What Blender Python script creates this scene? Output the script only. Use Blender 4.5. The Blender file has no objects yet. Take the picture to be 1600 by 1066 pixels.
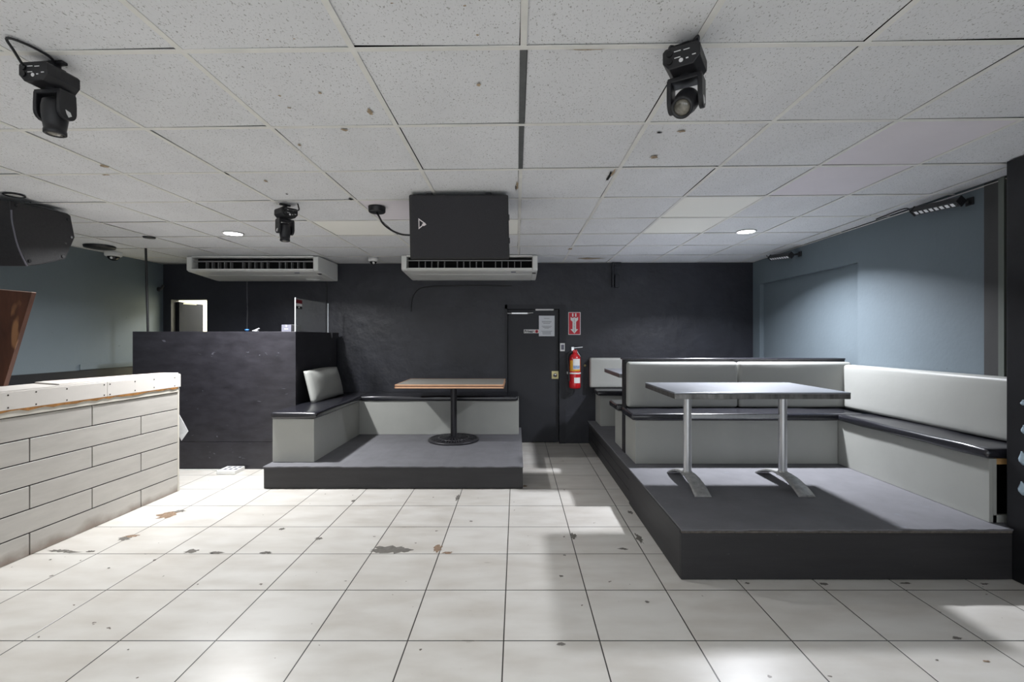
import bpy, bmesh, math, random
from mathutils import Vector, Matrix
R = random.Random(7)
PI = math.pi
C = bpy.context.scene.collection
F, UX, VY, H = 740.0, 807.0, 529.0, 1.44          # focal length (px), vanishing point, eye height

def P(u, v, Y):
    return Vector(((u - UX) * Y / F, Y, H - (v - VY) * Y / F))

def s2l(c):
    c /= 255.0
    return c / 12.92 if c <= .04045 else ((c + .055) / 1.055) ** 2.4

def rgb(*c):
    return tuple(s2l(x) for x in c) + (1,)

def zc(x, y):                                      # the suspended ceiling hangs slightly out of level
    k = min(1, max(0, (6.5 - y) / 3.5))
    return 2.477 + x * (.003 + .008 * k)

# ------------------------------------------------------------------ materials
def mat(name, col, rough=.5, metal=0., var=0., vscale=4., stretch=(1, 1, 1), bump=0., bscale=60., bdist=.004,
        spec=.5, speck=None, speck_scale=120., speck_thr=.66, coat=0.):
    m = bpy.data.materials.new(name); m.use_nodes = True
    nt = m.node_tree; b = nt.nodes['Principled BSDF']
    b.inputs['Roughness'].default_value = rough; b.inputs['Metallic'].default_value = metal
    b.inputs['Specular IOR Level'].default_value = spec
    b.inputs['Coat Weight'].default_value = coat; b.inputs['Coat Roughness'].default_value = .12
    b.inputs['Base Color'].default_value = col
    geo = nt.nodes.new('ShaderNodeTexCoord')
    mp = nt.nodes.new('ShaderNodeMapping'); mp.inputs['Scale'].default_value = stretch
    nt.links.new(geo.outputs['Object'], mp.inputs['Vector'])
    out = None
    if var:
        n = nt.nodes.new('ShaderNodeTexNoise'); n.inputs['Scale'].default_value = vscale
        n.inputs['Detail'].default_value = 6; n.inputs['Roughness'].default_value = .62
        nt.links.new(mp.outputs[0], n.inputs['Vector'])
        r = nt.nodes.new('ShaderNodeMapRange')
        r.inputs['From Min'].default_value = .3; r.inputs['From Max'].default_value = .7
        r.inputs['To Min'].default_value = 1 - var; r.inputs['To Max'].default_value = 1 + var
        nt.links.new(n.outputs['Fac'], r.inputs['Value'])
        mx = nt.nodes.new('ShaderNodeMix'); mx.data_type = 'RGBA'; mx.blend_type = 'MULTIPLY'
        mx.inputs['Factor'].default_value = 1
        mx.inputs[6].default_value = col
        nt.links.new(r.outputs[0], mx.inputs[7]); out = mx.outputs[2]
    if speck:
        n = nt.nodes.new('ShaderNodeTexNoise'); n.inputs['Scale'].default_value = speck_scale
        n.inputs['Detail'].default_value = 3; n.inputs['Distortion'].default_value = .6
        nt.links.new(mp.outputs[0], n.inputs['Vector'])
        r = nt.nodes.new('ShaderNodeMapRange'); r.inputs['From Min'].default_value = speck_thr
        r.inputs['From Max'].default_value = speck_thr + .05
        nt.links.new(n.outputs['Fac'], r.inputs['Value'])
        mx = nt.nodes.new('ShaderNodeMix'); mx.data_type = 'RGBA'
        nt.links.new(r.outputs[0], mx.inputs['Factor'])
        if out: nt.links.new(out, mx.inputs[6])
        else: mx.inputs[6].default_value = col
        mx.inputs[7].default_value = speck; out = mx.outputs[2]
    if out: nt.links.new(out, b.inputs['Base Color'])
    if bump:
        n = nt.nodes.new('ShaderNodeTexNoise'); n.inputs['Scale'].default_value = bscale
        n.inputs['Detail'].default_value = 5
        nt.links.new(mp.outputs[0], n.inputs['Vector'])
        bp = nt.nodes.new('ShaderNodeBump'); bp.inputs['Strength'].default_value = bump
        bp.inputs['Distance'].default_value = bdist
        nt.links.new(n.outputs['Fac'], bp.inputs['Height']); nt.links.new(bp.outputs[0], b.inputs['Normal'])
    return m

def emit(name, col, s):
    m = bpy.data.materials.new(name); m.use_nodes = True
    b = m.node_tree.nodes['Principled BSDF']; b.inputs['Base Color'].default_value = col
    b.inputs['Emission Color'].default_value = col; b.inputs['Emission Strength'].default_value = s
    return m

def clear_glass(name, rough=.03):
    m = bpy.data.materials.new(name); m.use_nodes = True
    b = m.node_tree.nodes['Principled BSDF']
    b.inputs['Base Color'].default_value = (.95, .97, .97, 1); b.inputs['Roughness'].default_value = rough
    b.inputs['Alpha'].default_value = .1; b.inputs['Specular IOR Level'].default_value = .5
    return m

def add_grime(m, col, z0, z1):
    nt = m.node_tree; L = nt.links.new; b = nt.nodes['Principled BSDF']
    src = b.inputs['Base Color'].links[0].from_socket
    tc = nt.nodes.new('ShaderNodeTexCoord'); sp = nt.nodes.new('ShaderNodeSeparateXYZ'); L(tc.outputs['Object'], sp.inputs[0])
    n = nt.nodes.new('ShaderNodeTexNoise'); n.inputs['Scale'].default_value = 5; n.inputs['Detail'].default_value = 8; L(tc.outputs['Object'], n.inputs['Vector'])
    a = nt.nodes.new('ShaderNodeMath'); a.operation = 'MULTIPLY_ADD'; L(n.outputs['Fac'], a.inputs[0]); a.inputs[1].default_value = -.16; L(sp.outputs['Z'], a.inputs[2])
    r = nt.nodes.new('ShaderNodeMapRange'); r.inputs['From Min'].default_value = z0; r.inputs['From Max'].default_value = z1
    r.inputs['To Min'].default_value = .75; r.inputs['To Max'].default_value = 0; L(a.outputs[0], r.inputs['Value'])
    mx = nt.nodes.new('ShaderNodeMix'); mx.data_type = 'RGBA'; L(r.outputs[0], mx.inputs['Factor']); L(src, mx.inputs[6]); mx.inputs[7].default_value = col
    L(mx.outputs[2], b.inputs['Base Color'])

def floor_mat():
    m = bpy.data.materials.new('white_floor_tile'); m.use_nodes = True
    nt = m.node_tree; L = nt.links.new; b = nt.nodes['Principled BSDF']
    tc = nt.nodes.new('ShaderNodeTexCoord'); sp = nt.nodes.new('ShaderNodeSeparateXYZ'); L(tc.outputs['Object'], sp.inputs[0])
    def math_(op, a, bb=None, c=None):
        n = nt.nodes.new('ShaderNodeMath'); n.operation = op
        for i, x in enumerate((a, bb, c)):
            if x is None: continue
            if isinstance(x, (int, float)): n.inputs[i].default_value = x
            else: L(x, n.inputs[i])
        return n.outputs[0]
    cells, dist = [], []
    for ax, off, S in (('X', -.061, .4572), ('Y', 2.255, .4545)):
        t = math_('DIVIDE', math_('SUBTRACT', sp.outputs[ax], off), S)
        fr = math_('FRACT', t); cells.append(math_('FLOOR', t))
        dist.append(math_('MULTIPLY', math_('SUBTRACT', .5, math_('ABSOLUTE', math_('SUBTRACT', fr, .5))), S))
    d = math_('MINIMUM', dist[0], dist[1])
    grout = nt.nodes.new('ShaderNodeMapRange'); grout.inputs['From Min'].default_value = .0022; grout.inputs['From Max'].default_value = .0038
    grout.inputs['To Min'].default_value = 1; grout.inputs['To Max'].default_value = 0; L(d, grout.inputs['Value'])
    cv = nt.nodes.new('ShaderNodeCombineXYZ'); L(cells[0], cv.inputs[0]); L(cells[1], cv.inputs[1])
    wn = nt.nodes.new('ShaderNodeTexWhiteNoise'); wn.noise_dimensions = '2D'; L(cv.outputs[0], wn.inputs['Vector'])
    n1 = nt.nodes.new('ShaderNodeTexNoise'); n1.inputs['Scale'].default_value = 3; n1.inputs['Detail'].default_value = 7
    mp = nt.nodes.new('ShaderNodeMapping'); mp.inputs['Scale'].default_value = (1, 2.6, 1); L(tc.outputs['Object'], mp.inputs[0]); L(mp.outputs[0], n1.inputs['Vector'])
    val = math_('ADD', math_('MULTIPLY', wn.outputs['Value'], .05), math_('MULTIPLY', n1.outputs['Fac'], .26))
    ramp = nt.nodes.new('ShaderNodeMix'); ramp.data_type = 'RGBA'
    ramp.inputs[6].default_value = rgb(192, 186, 177); ramp.inputs[7].default_value = rgb(215, 212, 206)
    vr = nt.nodes.new('ShaderNodeMapRange'); vr.inputs['From Min'].default_value = .06; vr.inputs['From Max'].default_value = .2
    L(val, vr.inputs['Value']); L(vr.outputs[0], ramp.inputs['Factor'])
    # small dark chips
    vo = nt.nodes.new('ShaderNodeTexNoise'); vo.inputs['Scale'].default_value = 19; vo.inputs['Detail'].default_value = 2; L(tc.outputs['Object'], vo.inputs['Vector'])
    ck = nt.nodes.new('ShaderNodeMapRange'); ck.inputs['From Min'].default_value = .745; ck.inputs['From Max'].default_value = .757; L(vo.outputs['Fac'], ck.inputs['Value'])
    m1 = nt.nodes.new('ShaderNodeMix'); m1.data_type = 'RGBA'; L(ck.outputs[0], m1.inputs['Factor']); L(ramp.outputs[2], m1.inputs[6]); m1.inputs[7].default_value = rgb(105, 96, 86)
    m2 = nt.nodes.new('ShaderNodeMix'); m2.data_type = 'RGBA'; L(grout.outputs[0], m2.inputs['Factor']); L(m1.outputs[2], m2.inputs[6]); m2.inputs[7].default_value = rgb(52, 50, 46)
    L(m2.outputs[2], b.inputs['Base Color'])
    rr = nt.nodes.new('ShaderNodeMapRange'); rr.inputs['To Min'].default_value = .22; rr.inputs['To Max'].default_value = .42; L(n1.outputs['Fac'], rr.inputs['Value'])
    L(rr.outputs[0], b.inputs['Roughness']); b.inputs['Specular IOR Level'].default_value = .4
    bp = nt.nodes.new('ShaderNodeBump'); bp.inputs['Distance'].default_value = .002; bp.inputs['Strength'].default_value = .5; bp.invert = True
    L(grout.outputs[0], bp.inputs['Height']); L(bp.outputs[0], b.inputs['Normal'])
    return m

MT = dict(
    floor=floor_mat(),
    bare=mat('bare_mortar', rgb(112, 108, 102), .9, var=.2, vscale=30),
    grime=mat('brown_chip', rgb(140, 118, 98), .9, var=.4, vscale=40),
    tile=mat('fissured_ceiling_tile', rgb(228, 229, 231), .95, var=.05, vscale=2.5, stretch=(1, .55, 1), bump=.35, bscale=160, bdist=.003,
             speck=rgb(168, 168, 166), speck_scale=185, speck_thr=.615, spec=.1),
    tile_plain=mat('smooth_ceiling_tile', rgb(230, 225, 230), .9, var=.02, spec=.1),
    tile_new=mat('new_white_ceiling_tile', rgb(248, 247, 240), .9, spec=.1),
    tbar=mat('white_ceiling_bar', rgb(230, 229, 224), .5, var=.08, vscale=7),
    tdark=mat('dark_ceiling_bar', rgb(92, 94, 94), .5, var=.2, vscale=20),
    void=mat('dark_gap', rgb(12, 12, 12), .95),
    rust=mat('rust_stain', rgb(166, 148, 124), .9, var=.5, vscale=60),
    black_wall=mat('black_painted_plaster', rgb(38, 39, 46), .45, var=.3, vscale=2.2, bump=.55, bscale=6.5, bdist=.02, spec=.5),
    black_door=mat('black_painted_door', rgb(40, 41, 46), .5, var=.1, vscale=3, bump=.1, bscale=30, spec=.4),
    blue_wall=mat('blue_grey_painted_wall', rgb(106, 117, 124), .6, var=.05, vscale=1.6, bump=.3, bscale=35, bdist=.004,
                  speck=rgb(88, 98, 104), speck_scale=17, speck_thr=.74, spec=.35),
    dado=mat('black_dado_paint', rgb(26, 27, 33), .5, var=.15),
    dark_panel=mat('dark_grey_paint', rgb(62, 62, 62), .6, var=.16, vscale=5, stretch=(1, 1, .3)),
    green_strip=mat('grey_green_paint', rgb(104, 110, 104), .6),
    pillar=mat('black_gloss_paint', rgb(28, 28, 31), .38, var=.3, vscale=6, bump=.25, bscale=14, speck=rgb(96, 96, 98), speck_scale=40, speck_thr=.75),
    booth=mat('black_stained_plywood', rgb(43, 42, 47), .36, var=.35, vscale=5, stretch=(1, 1, 2.4), bump=.22, bscale=16,
              speck=rgb(96, 96, 104), speck_scale=11, speck_thr=.71),
    riser=mat('charcoal_painted_board', rgb(45, 44, 46), .55, var=.16, vscale=5, stretch=(.5, .5, 5), bump=.15, bscale=30,
              speck=rgb(120, 120, 122), speck_scale=34, speck_thr=.77),
    lip=mat('worn_wood_edge', rgb(96, 90, 84), .8, var=.35, vscale=40),
    carpet=mat('charcoal_matting', rgb(110, 110, 114), .75, var=.1, vscale=5, bump=.3, bscale=240, speck=rgb(112, 114, 120), speck_scale=9, speck_thr=.68, spec=.3),
    vinyl=mat('light_grey_vinyl', rgb(160, 161, 157), .42, var=.025, vscale=3, bump=.16, bscale=7, bdist=.012, spec=.45),
    base_vinyl=mat('light_grey_panel', rgb(164, 165, 160), .55, var=.035, vscale=4, bump=.05, bscale=5),
    black_vinyl=mat('glossy_black_vinyl', rgb(32, 32, 38), .27, var=.08, bump=.18, bscale=8, bdist=.012, spec=.6, coat=.3),
    wood_side=mat('raw_pine', rgb(190, 150, 96), .8, var=.2, vscale=20),
    laminate=mat('grey_laminate', rgb(160, 157, 150), .42, var=.1, vscale=9),
    copper=mat('copper_edge_band', rgb(228, 180, 144), .28, .2, var=.1, vscale=12),
    copper_dark=mat('brown_edge_groove', rgb(90, 56, 40), .5),
    iron=mat('black_cast_iron', rgb(50, 49, 53), .42, .2, bump=.15, bscale=90),
    steel=mat('brushed_aluminium', rgb(206, 207, 210), .3, .65, var=.06, vscale=10, stretch=(6, 6, .6)),
    steel_worn=mat('worn_cast_aluminium', rgb(172, 172, 170), .42, .5, var=.25, vscale=30, bump=.2, bscale=120),
    steel_top=mat('brushed_steel_table_top', rgb(172, 175, 182), .3, .55, var=.07, vscale=10, stretch=(.6, 6, 1), speck=rgb(120, 118, 118), speck_scale=26, speck_thr=.72),
    steel_edge=mat('fluted_steel_edge', rgb(132, 130, 128), .4, .8, var=.5, vscale=18, stretch=(1, 3, .3)),
    plank=mat('whitewashed_wood_tile', rgb(192, 188, 182), .45, var=.07, vscale=3.2, stretch=(1, 1.2, 6), bump=.05, bscale=20),
    grout=mat('dark_grout', rgb(44, 38, 34), .95),
    white_board=mat('white_cement_board', rgb(218, 213, 207), .75, var=.03, vscale=3),
    white_paint=mat('white_drywall_edge', rgb(210, 205, 194), .8, var=.05),
    glue=mat('brown_glue_line', rgb(168, 118, 62), .7, var=.4, vscale=25),
    pink_board=mat('pinkish_board_edge', rgb(206, 176, 168), .8, var=.1),
    screw=mat('dark_screw', rgb(70, 62, 58), .5, .6),
    brown=mat('brown_veneer', rgb(82, 50, 36), .5, var=.35, vscale=5, stretch=(3, 3, .7), speck=rgb(150, 108, 74), speck_scale=3.2, speck_thr=.56),
    pale_edge=mat('pale_wood_edge', rgb(176, 150, 138), .8),
    plastic=mat('black_plastic', rgb(30, 30, 33), .42, bump=.08, bscale=150),
    plastic_gloss=mat('black_gloss_plastic', rgb(20, 20, 23), .25),
    texpaint=mat('textured_black_speaker_paint', rgb(42, 41, 43), .6, var=.2, vscale=60, bump=.5, bscale=190, speck=rgb(88, 86, 86), speck_scale=30, speck_thr=.74),
    mesh=mat('black_speaker_grille', rgb(44, 43, 47), .55, .2, var=.25, vscale=220, bump=.6, bscale=320),
    logo=mat('silver_badge', rgb(214, 206, 204), .35, .3),
    white_print=mat('white_print', rgb(225, 225, 225), .6),
    lens=mat('clear_lens', rgb(112, 108, 98), .08, 0, var=.5, vscale=30, coat=1),
    ac=mat('off_white_plastic', rgb(236, 236, 232), .4, var=.02),
    ac_in=mat('grey_vane', rgb(140, 140, 140), .5),
    white=mat('white_plastic', rgb(232, 232, 230), .4),
    paper=mat('white_paper', rgb(226, 228, 232), .8, var=.02),
    ink=mat('grey_ink', rgb(120, 122, 128), .8),
    black_ink=mat('black_ink', rgb(28, 28, 30), .7),
    red=mat('red_enamel', rgb(196, 26, 34), .28, var=.03, coat=.4),
    sign_red=mat('red_sign', rgb(206, 40, 56), .5),
    yellow=mat('yellow_label', rgb(226, 166, 52), .5, var=.2, vscale=30),
    blue_label=mat('blue_label', rgb(150, 170, 200), .5, var=.2, vscale=60),
    brass=mat('brass_plate', rgb(196, 186, 136), .35, .4),
    chrome=mat('chrome', rgb(205, 205, 205), .2, 1),
    acrylic=clear_glass('clear_acrylic'),
    acrylic_edge=mat('acrylic_edge', rgb(205, 212, 215), .3),
    frost=mat('pale_blue_plastic', rgb(172, 192, 206), .35, var=.1, vscale=12),
    blue=mat('blue_plastic', rgb(60, 120, 190), .4),
    room=mat('cream_room_paint', rgb(232, 230, 214), .8),
    glow=emit('lit_led_diffuser', (.95, .98, 1, 1), 30),
    led=mat('white_led_reflector', rgb(250, 250, 252), .25),
    off=mat('unlit_diffuser', rgb(210, 210, 208), .5),
    box_grey=mat('grey_card', rgb(104, 104, 116), .6),
)

add_grime(MT['plank'], rgb(120, 100, 84), -.08, -.015)
# ------------------------------------------------------------------ geometry
class MB:
    def __init__(s): s.v, s.f, s.mi, s.sm = [], [], [], []
    def add(s, vs, fs, mi=0, smooth=False):
        n = len(s.v); s.v += [Vector(p) for p in vs]
        for f in fs: s.f.append([i + n for i in f]); s.mi.append(mi); s.sm.append(smooth)
        return s
    def bm(s, bm_, mi=0, smooth=False):
        bm_.verts.index_update()
        s.add([v.co.copy() for v in bm_.verts], [[v.index for v in f.verts] for f in bm_.faces], mi, smooth); bm_.free(); return s
    def box(s, x0, x1, y0, y1, z0, z1, bev=0., seg=2, mi=0, M=None, smooth=False):
        b = bmesh.new(); bmesh.ops.create_cube(b, size=1)
        for v in b.verts:
            v.co = Vector(((x0 + x1) / 2 + v.co.x * (x1 - x0), (y0 + y1) / 2 + v.co.y * (y1 - y0), (z0 + z1) / 2 + v.co.z * (z1 - z0)))
        if bev: bmesh.ops.bevel(b, geom=list(b.edges), offset=bev, segments=seg, profile=.5, affect='EDGES')
        if M: b.transform(M)
        return s.bm(b, mi, smooth)
    def prism(s, poly, axis, a, b_, bev=0., seg=2, mi=0, M=None, smooth=False):
        b = bmesh.new()
        def pt(p, t):
            return {'X': (t, p[0], p[1]), 'Y': (p[0], t, p[1]), 'Z': (p[0], p[1], t)}[axis]
        A = [b.verts.new(pt(p, a)) for p in poly]; B = [b.verts.new(pt(p, b_)) for p in poly]
        n = len(poly); b.faces.new(A); b.faces.new(B[::-1])
        for i in range(n): b.faces.new((A[i], B[i], B[(i + 1) % n], A[(i + 1) % n]))
        bmesh.ops.recalc_face_normals(b, faces=b.faces)
        if bev: bmesh.ops.bevel(b, geom=list(b.edges), offset=bev, segments=seg, profile=.5, affect='EDGES')
        if M: b.transform(M)
        return s.bm(b, mi, smooth)
    def cyl(s, p0, p1, r0, r1=None, n=24, mi=0, smooth=True):
        r1 = r0 if r1 is None else r1; p0, p1 = Vector(p0), Vector(p1)
        q = (p1 - p0).to_track_quat('Z', 'Y').to_matrix(); vs = []
        for p, r in ((p0, r0), (p1, r1)):
            vs += [p + q @ Vector((r * math.cos(2 * PI * i / n), r * math.sin(2 * PI * i / n), 0)) for i in range(n)]
        s.add(vs, [[i, (i + 1) % n, n + (i + 1) % n, n + i] for i in range(n)], mi, smooth)
        return s.add(vs, [list(range(n))[::-1], list(range(n, 2 * n))], mi)
    def lathe(s, prof, c=(0, 0, 0), n=32, mi=0, M=None, smooth=True):
        vs, fs = [], []
        for r, z in prof:
            vs += [Vector((r * math.cos(2 * PI * i / n), r * math.sin(2 * PI * i / n), z)) for i in range(n)]
        for k in range(len(prof) - 1):
            fs += [[k * n + i, k * n + (i + 1) % n, (k + 1) * n + (i + 1) % n, (k + 1) * n + i] for i in range(n)]
        caps = []
        if prof[0][0] > 1e-6: caps.append(list(range(n))[::-1])
        if prof[-1][0] > 1e-6: caps.append([(len(prof) - 1) * n + i for i in range(n)])
        T = Matrix.Translation(c) @ (M if M else Matrix())
        vs = [T @ v for v in vs]
        s.add(vs, fs, mi, smooth)
        return s.add(vs, caps, mi) if caps else s
    def tube(s, pts, r, n=8, mi=0, sub=6):
        pts = [Vector(p) for p in pts]
        if sub > 1 and len(pts) > 2:
            q = []
            for i in range(len(pts) - 1):
                p0, p1, p2, p3 = pts[max(i - 1, 0)], pts[i], pts[i + 1], pts[min(i + 2, len(pts) - 1)]
                for k in range(sub):
                    t = k / sub
                    q.append(.5 * ((2 * p1) + (p2 - p0) * t + (2 * p0 - 5 * p1 + 4 * p2 - p3) * t * t + (3 * p1 - p0 - 3 * p2 + p3) * t ** 3))
            pts = q + [pts[-1]]
        vs = []
        for i, p in enumerate(pts):
            d = (pts[min(i + 1, len(pts) - 1)] - pts[max(i - 1, 0)]).normalized()
            m = d.to_track_quat('Z', 'Y').to_matrix()
            vs += [p + m @ Vector((r * math.cos(2 * PI * k / n), r * math.sin(2 * PI * k / n), 0)) for k in range(n)]
        fs = [[i * n + k, i * n + (k + 1) % n, (i + 1) * n + (k + 1) % n, (i + 1) * n + k] for i in range(len(pts) - 1) for k in range(n)]
        s.add(vs, fs, mi, True)
        return s.add(vs, [list(range(n))[::-1], [(len(pts) - 1) * n + k for k in range(n)]], mi)
    def cushion(s, x0, x1, y0, y1, z0, z1, rad=.03, puff=.0, M=None, mi=0, wob=.0, seed=1):
        """an upholstered slab: rounded edges, faces a little domed, slight unevenness"""
        b = bmesh.new(); bmesh.ops.create_cube(b, size=1)
        dx, dy, dz = x1 - x0, y1 - y0, z1 - z0
        for v in b.verts: v.co = Vector((v.co.x * dx, v.co.y * dy, v.co.z * dz))
        bmesh.ops.bevel(b, geom=list(b.edges), offset=min(rad, .49 * min(dx, dy, dz)), segments=4, profile=.5, affect='EDGES')
        bmesh.ops.subdivide_edges(b, edges=[e for e in b.edges if e.calc_length() > .12], cuts=9, use_grid_fill=True)
        rr = random.Random(seed); ph = [rr.uniform(0, 6.28) for _ in range(6)]
        for v in b.verts:
            a, c_, d = v.co.x / dx * 2, v.co.y / dy * 2, v.co.z / dz * 2
            g = lambda t: max(0, 1 - t * t)
            w = wob * (math.sin(v.co.x * 9 + v.co.y * 7 + ph[0]) + math.sin(v.co.x * 17 - v.co.z * 13 + ph[1]) * .6 + math.sin(v.co.y * 15 + v.co.z * 11 + ph[2]) * .6)
            ax = min(range(3), key=lambda i: (dx, dy, dz)[i])
            if ax == 0: v.co.x += (puff * g(c_) * g(d) + w) * (1 if a > 0 else -1)
            elif ax == 1: v.co.y += (puff * g(a) * g(d) + w) * (1 if c_ > 0 else -1)
            else: v.co.z += (puff * g(a) * g(c_) + w) * (1 if d > 0 else -1)
            v.co += Vector(((x0 + x1) / 2, (y0 + y1) / 2, (z0 + z1) / 2))
        if M: b.transform(M)
        return s.bm(b, mi, True)

ORG = {}
def mesh_obj(name, mb, mats, origin=(0, 0, 0)):
    if not isinstance(mats, (list, tuple)): mats = [mats]
    me = bpy.data.meshes.new(name); o = Vector(origin)
    me.from_pydata([tuple(v - o) for v in mb.v], [], mb.f)
    for m in mats: me.materials.append(m)
    me.polygons.foreach_set('material_index', mb.mi); me.polygons.foreach_set('use_smooth', mb.sm)
    b = bmesh.new(); b.from_mesh(me); bmesh.ops.recalc_face_normals(b, faces=b.faces); b.to_mesh(me); b.free()
    ob = bpy.data.objects.new(name, me); C.objects.link(ob); return ob

def thing(name, label, cat, loc, group=None):
    o = bpy.data.objects.new(name, None); o.empty_display_size = .1; C.objects.link(o); o.location = loc
    o['label'] = label; o['category'] = cat
    if group: o['group'] = group
    ORG[o] = Vector(loc); return o

def part(name, mb, mats, parent, label=None):
    ob = mesh_obj(name, mb, mats, ORG[parent]); ob.parent = parent; ORG[ob] = ORG[parent]
    if label: ob['label'] = label
    return ob

def single(name, mb, mats, label, cat, loc, group=None):
    ob = mesh_obj(name, mb, mats, loc); ob.location = loc; ORG[ob] = Vector(loc)
    ob['label'] = label; ob['category'] = cat
    if group: ob['group'] = group
    return ob

def struct(name, mb, mats, label, cat, parent=None):
    ob = mesh_obj(name, mb, mats); ORG[ob] = Vector((0, 0, 0))
    if parent: ob.parent = parent
    else: ob['kind'] = 'structure'; ob['label'] = label; ob['category'] = cat
    return ob

def copy_tree(o, parent=None):
    c = o.copy(); C.objects.link(c)
    if parent: c.parent = parent
    for ch in list(o.children): copy_tree(ch, c)
    return c

def text_into(mb, s, size, loc, M=None, mi=0, spacing=1.0, align='CENTER', ext=.0004, bold=0.):
    cu = bpy.data.curves.new('t', 'FONT'); cu.body = s; cu.size = size; cu.align_x = align; cu.align_y = 'CENTER'
    cu.extrude = ext; cu.space_character = spacing; cu.offset = bold
    ob = bpy.data.objects.new('t', cu); C.objects.link(ob)
    bpy.context.view_layer.update()
    me = bpy.data.meshes.new_from_object(ob.evaluated_get(bpy.context.evaluated_depsgraph_get()))
    rot = M if M else Matrix.Rotation(PI / 2, 4, 'X')              # default: faces -Y
    T = Matrix.Translation(loc) @ rot
    mb.add([T @ v.co for v in me.vertices], [list(p.vertices) for p in me.polygons], mi)
    bpy.data.objects.remove(ob); bpy.data.curves.remove(cu); bpy.data.meshes.remove(me)
    return mb

# ------------------------------------------------------------------ the room
XL, XR, YB, YF = -4.856, 3.25, 6.51, -4.0

def blob(cx, cy, rx, ry, z, n=14, seed=0, jag=.35):
    rr = random.Random(seed)
    return [(cx + rx * (1 - jag * rr.random()) * math.cos(2 * PI * i / n), cy + ry * (1 - jag * rr.random()) * math.sin(2 * PI * i / n), z) for i in range(n)]

fl = MB(); fl.box(XL - .2, XR + .2, YF - .2, YB + .13, -.1, 0, mi=0)
def floor_patch(u, v, w, h, mi, seed):                 # a worn place seen at pixel (u, v), w x h pixels across
    Y = H * F / (v - VY); x = (u - UX) * Y / F
    fl.add(blob(x, Y, w * Y / F / 2 * 1.3, max(.006, h * Y * Y / (F * H) / 2 * 1.3), .0006 + .00004 * (seed - 100), n=22, seed=seed, jag=.62), [list(range(22))], mi)
for i, (u, v, w, h, mi) in enumerate([
        (612, 859, 60, 13, 1), (595, 861, 30, 8, 1), (630, 860, 28, 7, 1), (684, 858, 14, 12, 2), (700, 864, 18, 4, 2),
        (298, 862, 26, 7, 1), (338, 864, 22, 4, 1), (416, 864, 18, 4, 1), (440, 827, 10, 4, 1), (498, 842, 12, 5, 1),
        (194, 842, 24, 6, 1), (206, 838, 26, 4, 2), (262, 805, 30, 12, 2), (281, 799, 16, 4, 1), (92, 861, 40, 4, 1), (110, 863, 34, 3, 1), (142, 862, 16, 3, 1),
        (896, 838, 10, 10, 1), (999, 842, 9, 16, 1), (974, 858, 16, 3, 1), (985, 801, 8, 5, 1), (1011, 941, 7, 4, 1), (877, 1007, 14, 6, 1), (1496, 998, 14, 5, 1),
        (1168, 912, 8, 3, 1), (1288, 913, 18, 4, 1), (1415, 912, 18, 3, 1), (1538, 913, 14, 3, 1), (715, 778, 6, 9, 1), (552, 783, 6, 3, 1), (882, 868, 5, 2, 1), (877, 901, 7, 3, 1),
        (170, 888, 5, 2, 1), (79, 875, 4, 1.5, 1), (200, 1016, 4, 2, 1), (1542, 1034, 12, 3, 2), (1464, 1032, 5, 2, 1), (820, 760, 9, 3, 2), (736, 815, 5, 2, 1)]):
    floor_patch(u, v, w, h, mi, 100 + i)
struct('floor', fl, [MT['floor'], MT['bare'], MT['grime']], 'white square tile floor with dark grout and chipped spots', 'floor')

# ceiling: tiles of the suspended grid, dropped a little unevenly, with the void above
ce = MB(); T = .6096; X0, Y0 = .025, 1.690
special = {(3, 1): 1, (3, 2): 1, (-2, 3): 1, (-1, 4): 2, (-3, 4): 2, (2, 3): 2, (2, 4): 2}
def cz(x, y, d=0): return zc(x, y) + d
kx0, kx1 = -8, 5; ky0, ky1 = -10, 8
ce.add([(XL - .1, YF - .1, zc(XL, YF) + .06), (XR + .1, YF - .1, zc(XR, YF) + .06), (XR + .1, YB + .05, zc(XR, YB) + .06), (XL - .1, YB + .05, zc(XL, YB) + .06)], [[0, 1, 2, 3]], 4)
for i in range(kx0, kx1 + 1):
    for j in range(ky0, ky1 + 1):
        xa, xb = X0 + i * T, X0 + (i + 1) * T; ya, yb = Y0 + j * T, Y0 + (j + 1) * T
        xa, xb = max(xa, XL), min(xb, XR); ya, yb = max(ya, YF), min(yb, YB)
        if xb - xa < .02 or yb - ya < .02: continue
        m = special.get((i, j), 0)
        vs, tp = [], []
        for (x, y, sx, sy) in ((xa, ya, 1, 1), (xb, ya, -1, 1), (xb, yb, -1, -1), (xa, yb, 1, -1)):
            ex = R.choice((.004, .006, .008, .010, .0135, .0155)); ey = R.choice((.004, .006, .008, .010, .014, .0165)); dz = R.uniform(.002, .007)
            vs.append((x + sx * ex, y + sy * ey, cz(x, y, dz)))
            tp.append((x + sx * ex, y + sy * ey, cz(x, y, dz + .012)))
        ce.add(vs + tp, [[0, 1, 2, 3], [4, 5, 6, 7], [0, 1, 5, 4], [1, 2, 6, 5], [2, 3, 7, 6], [3, 0, 4, 7]], m)
bw = .0115
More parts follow.
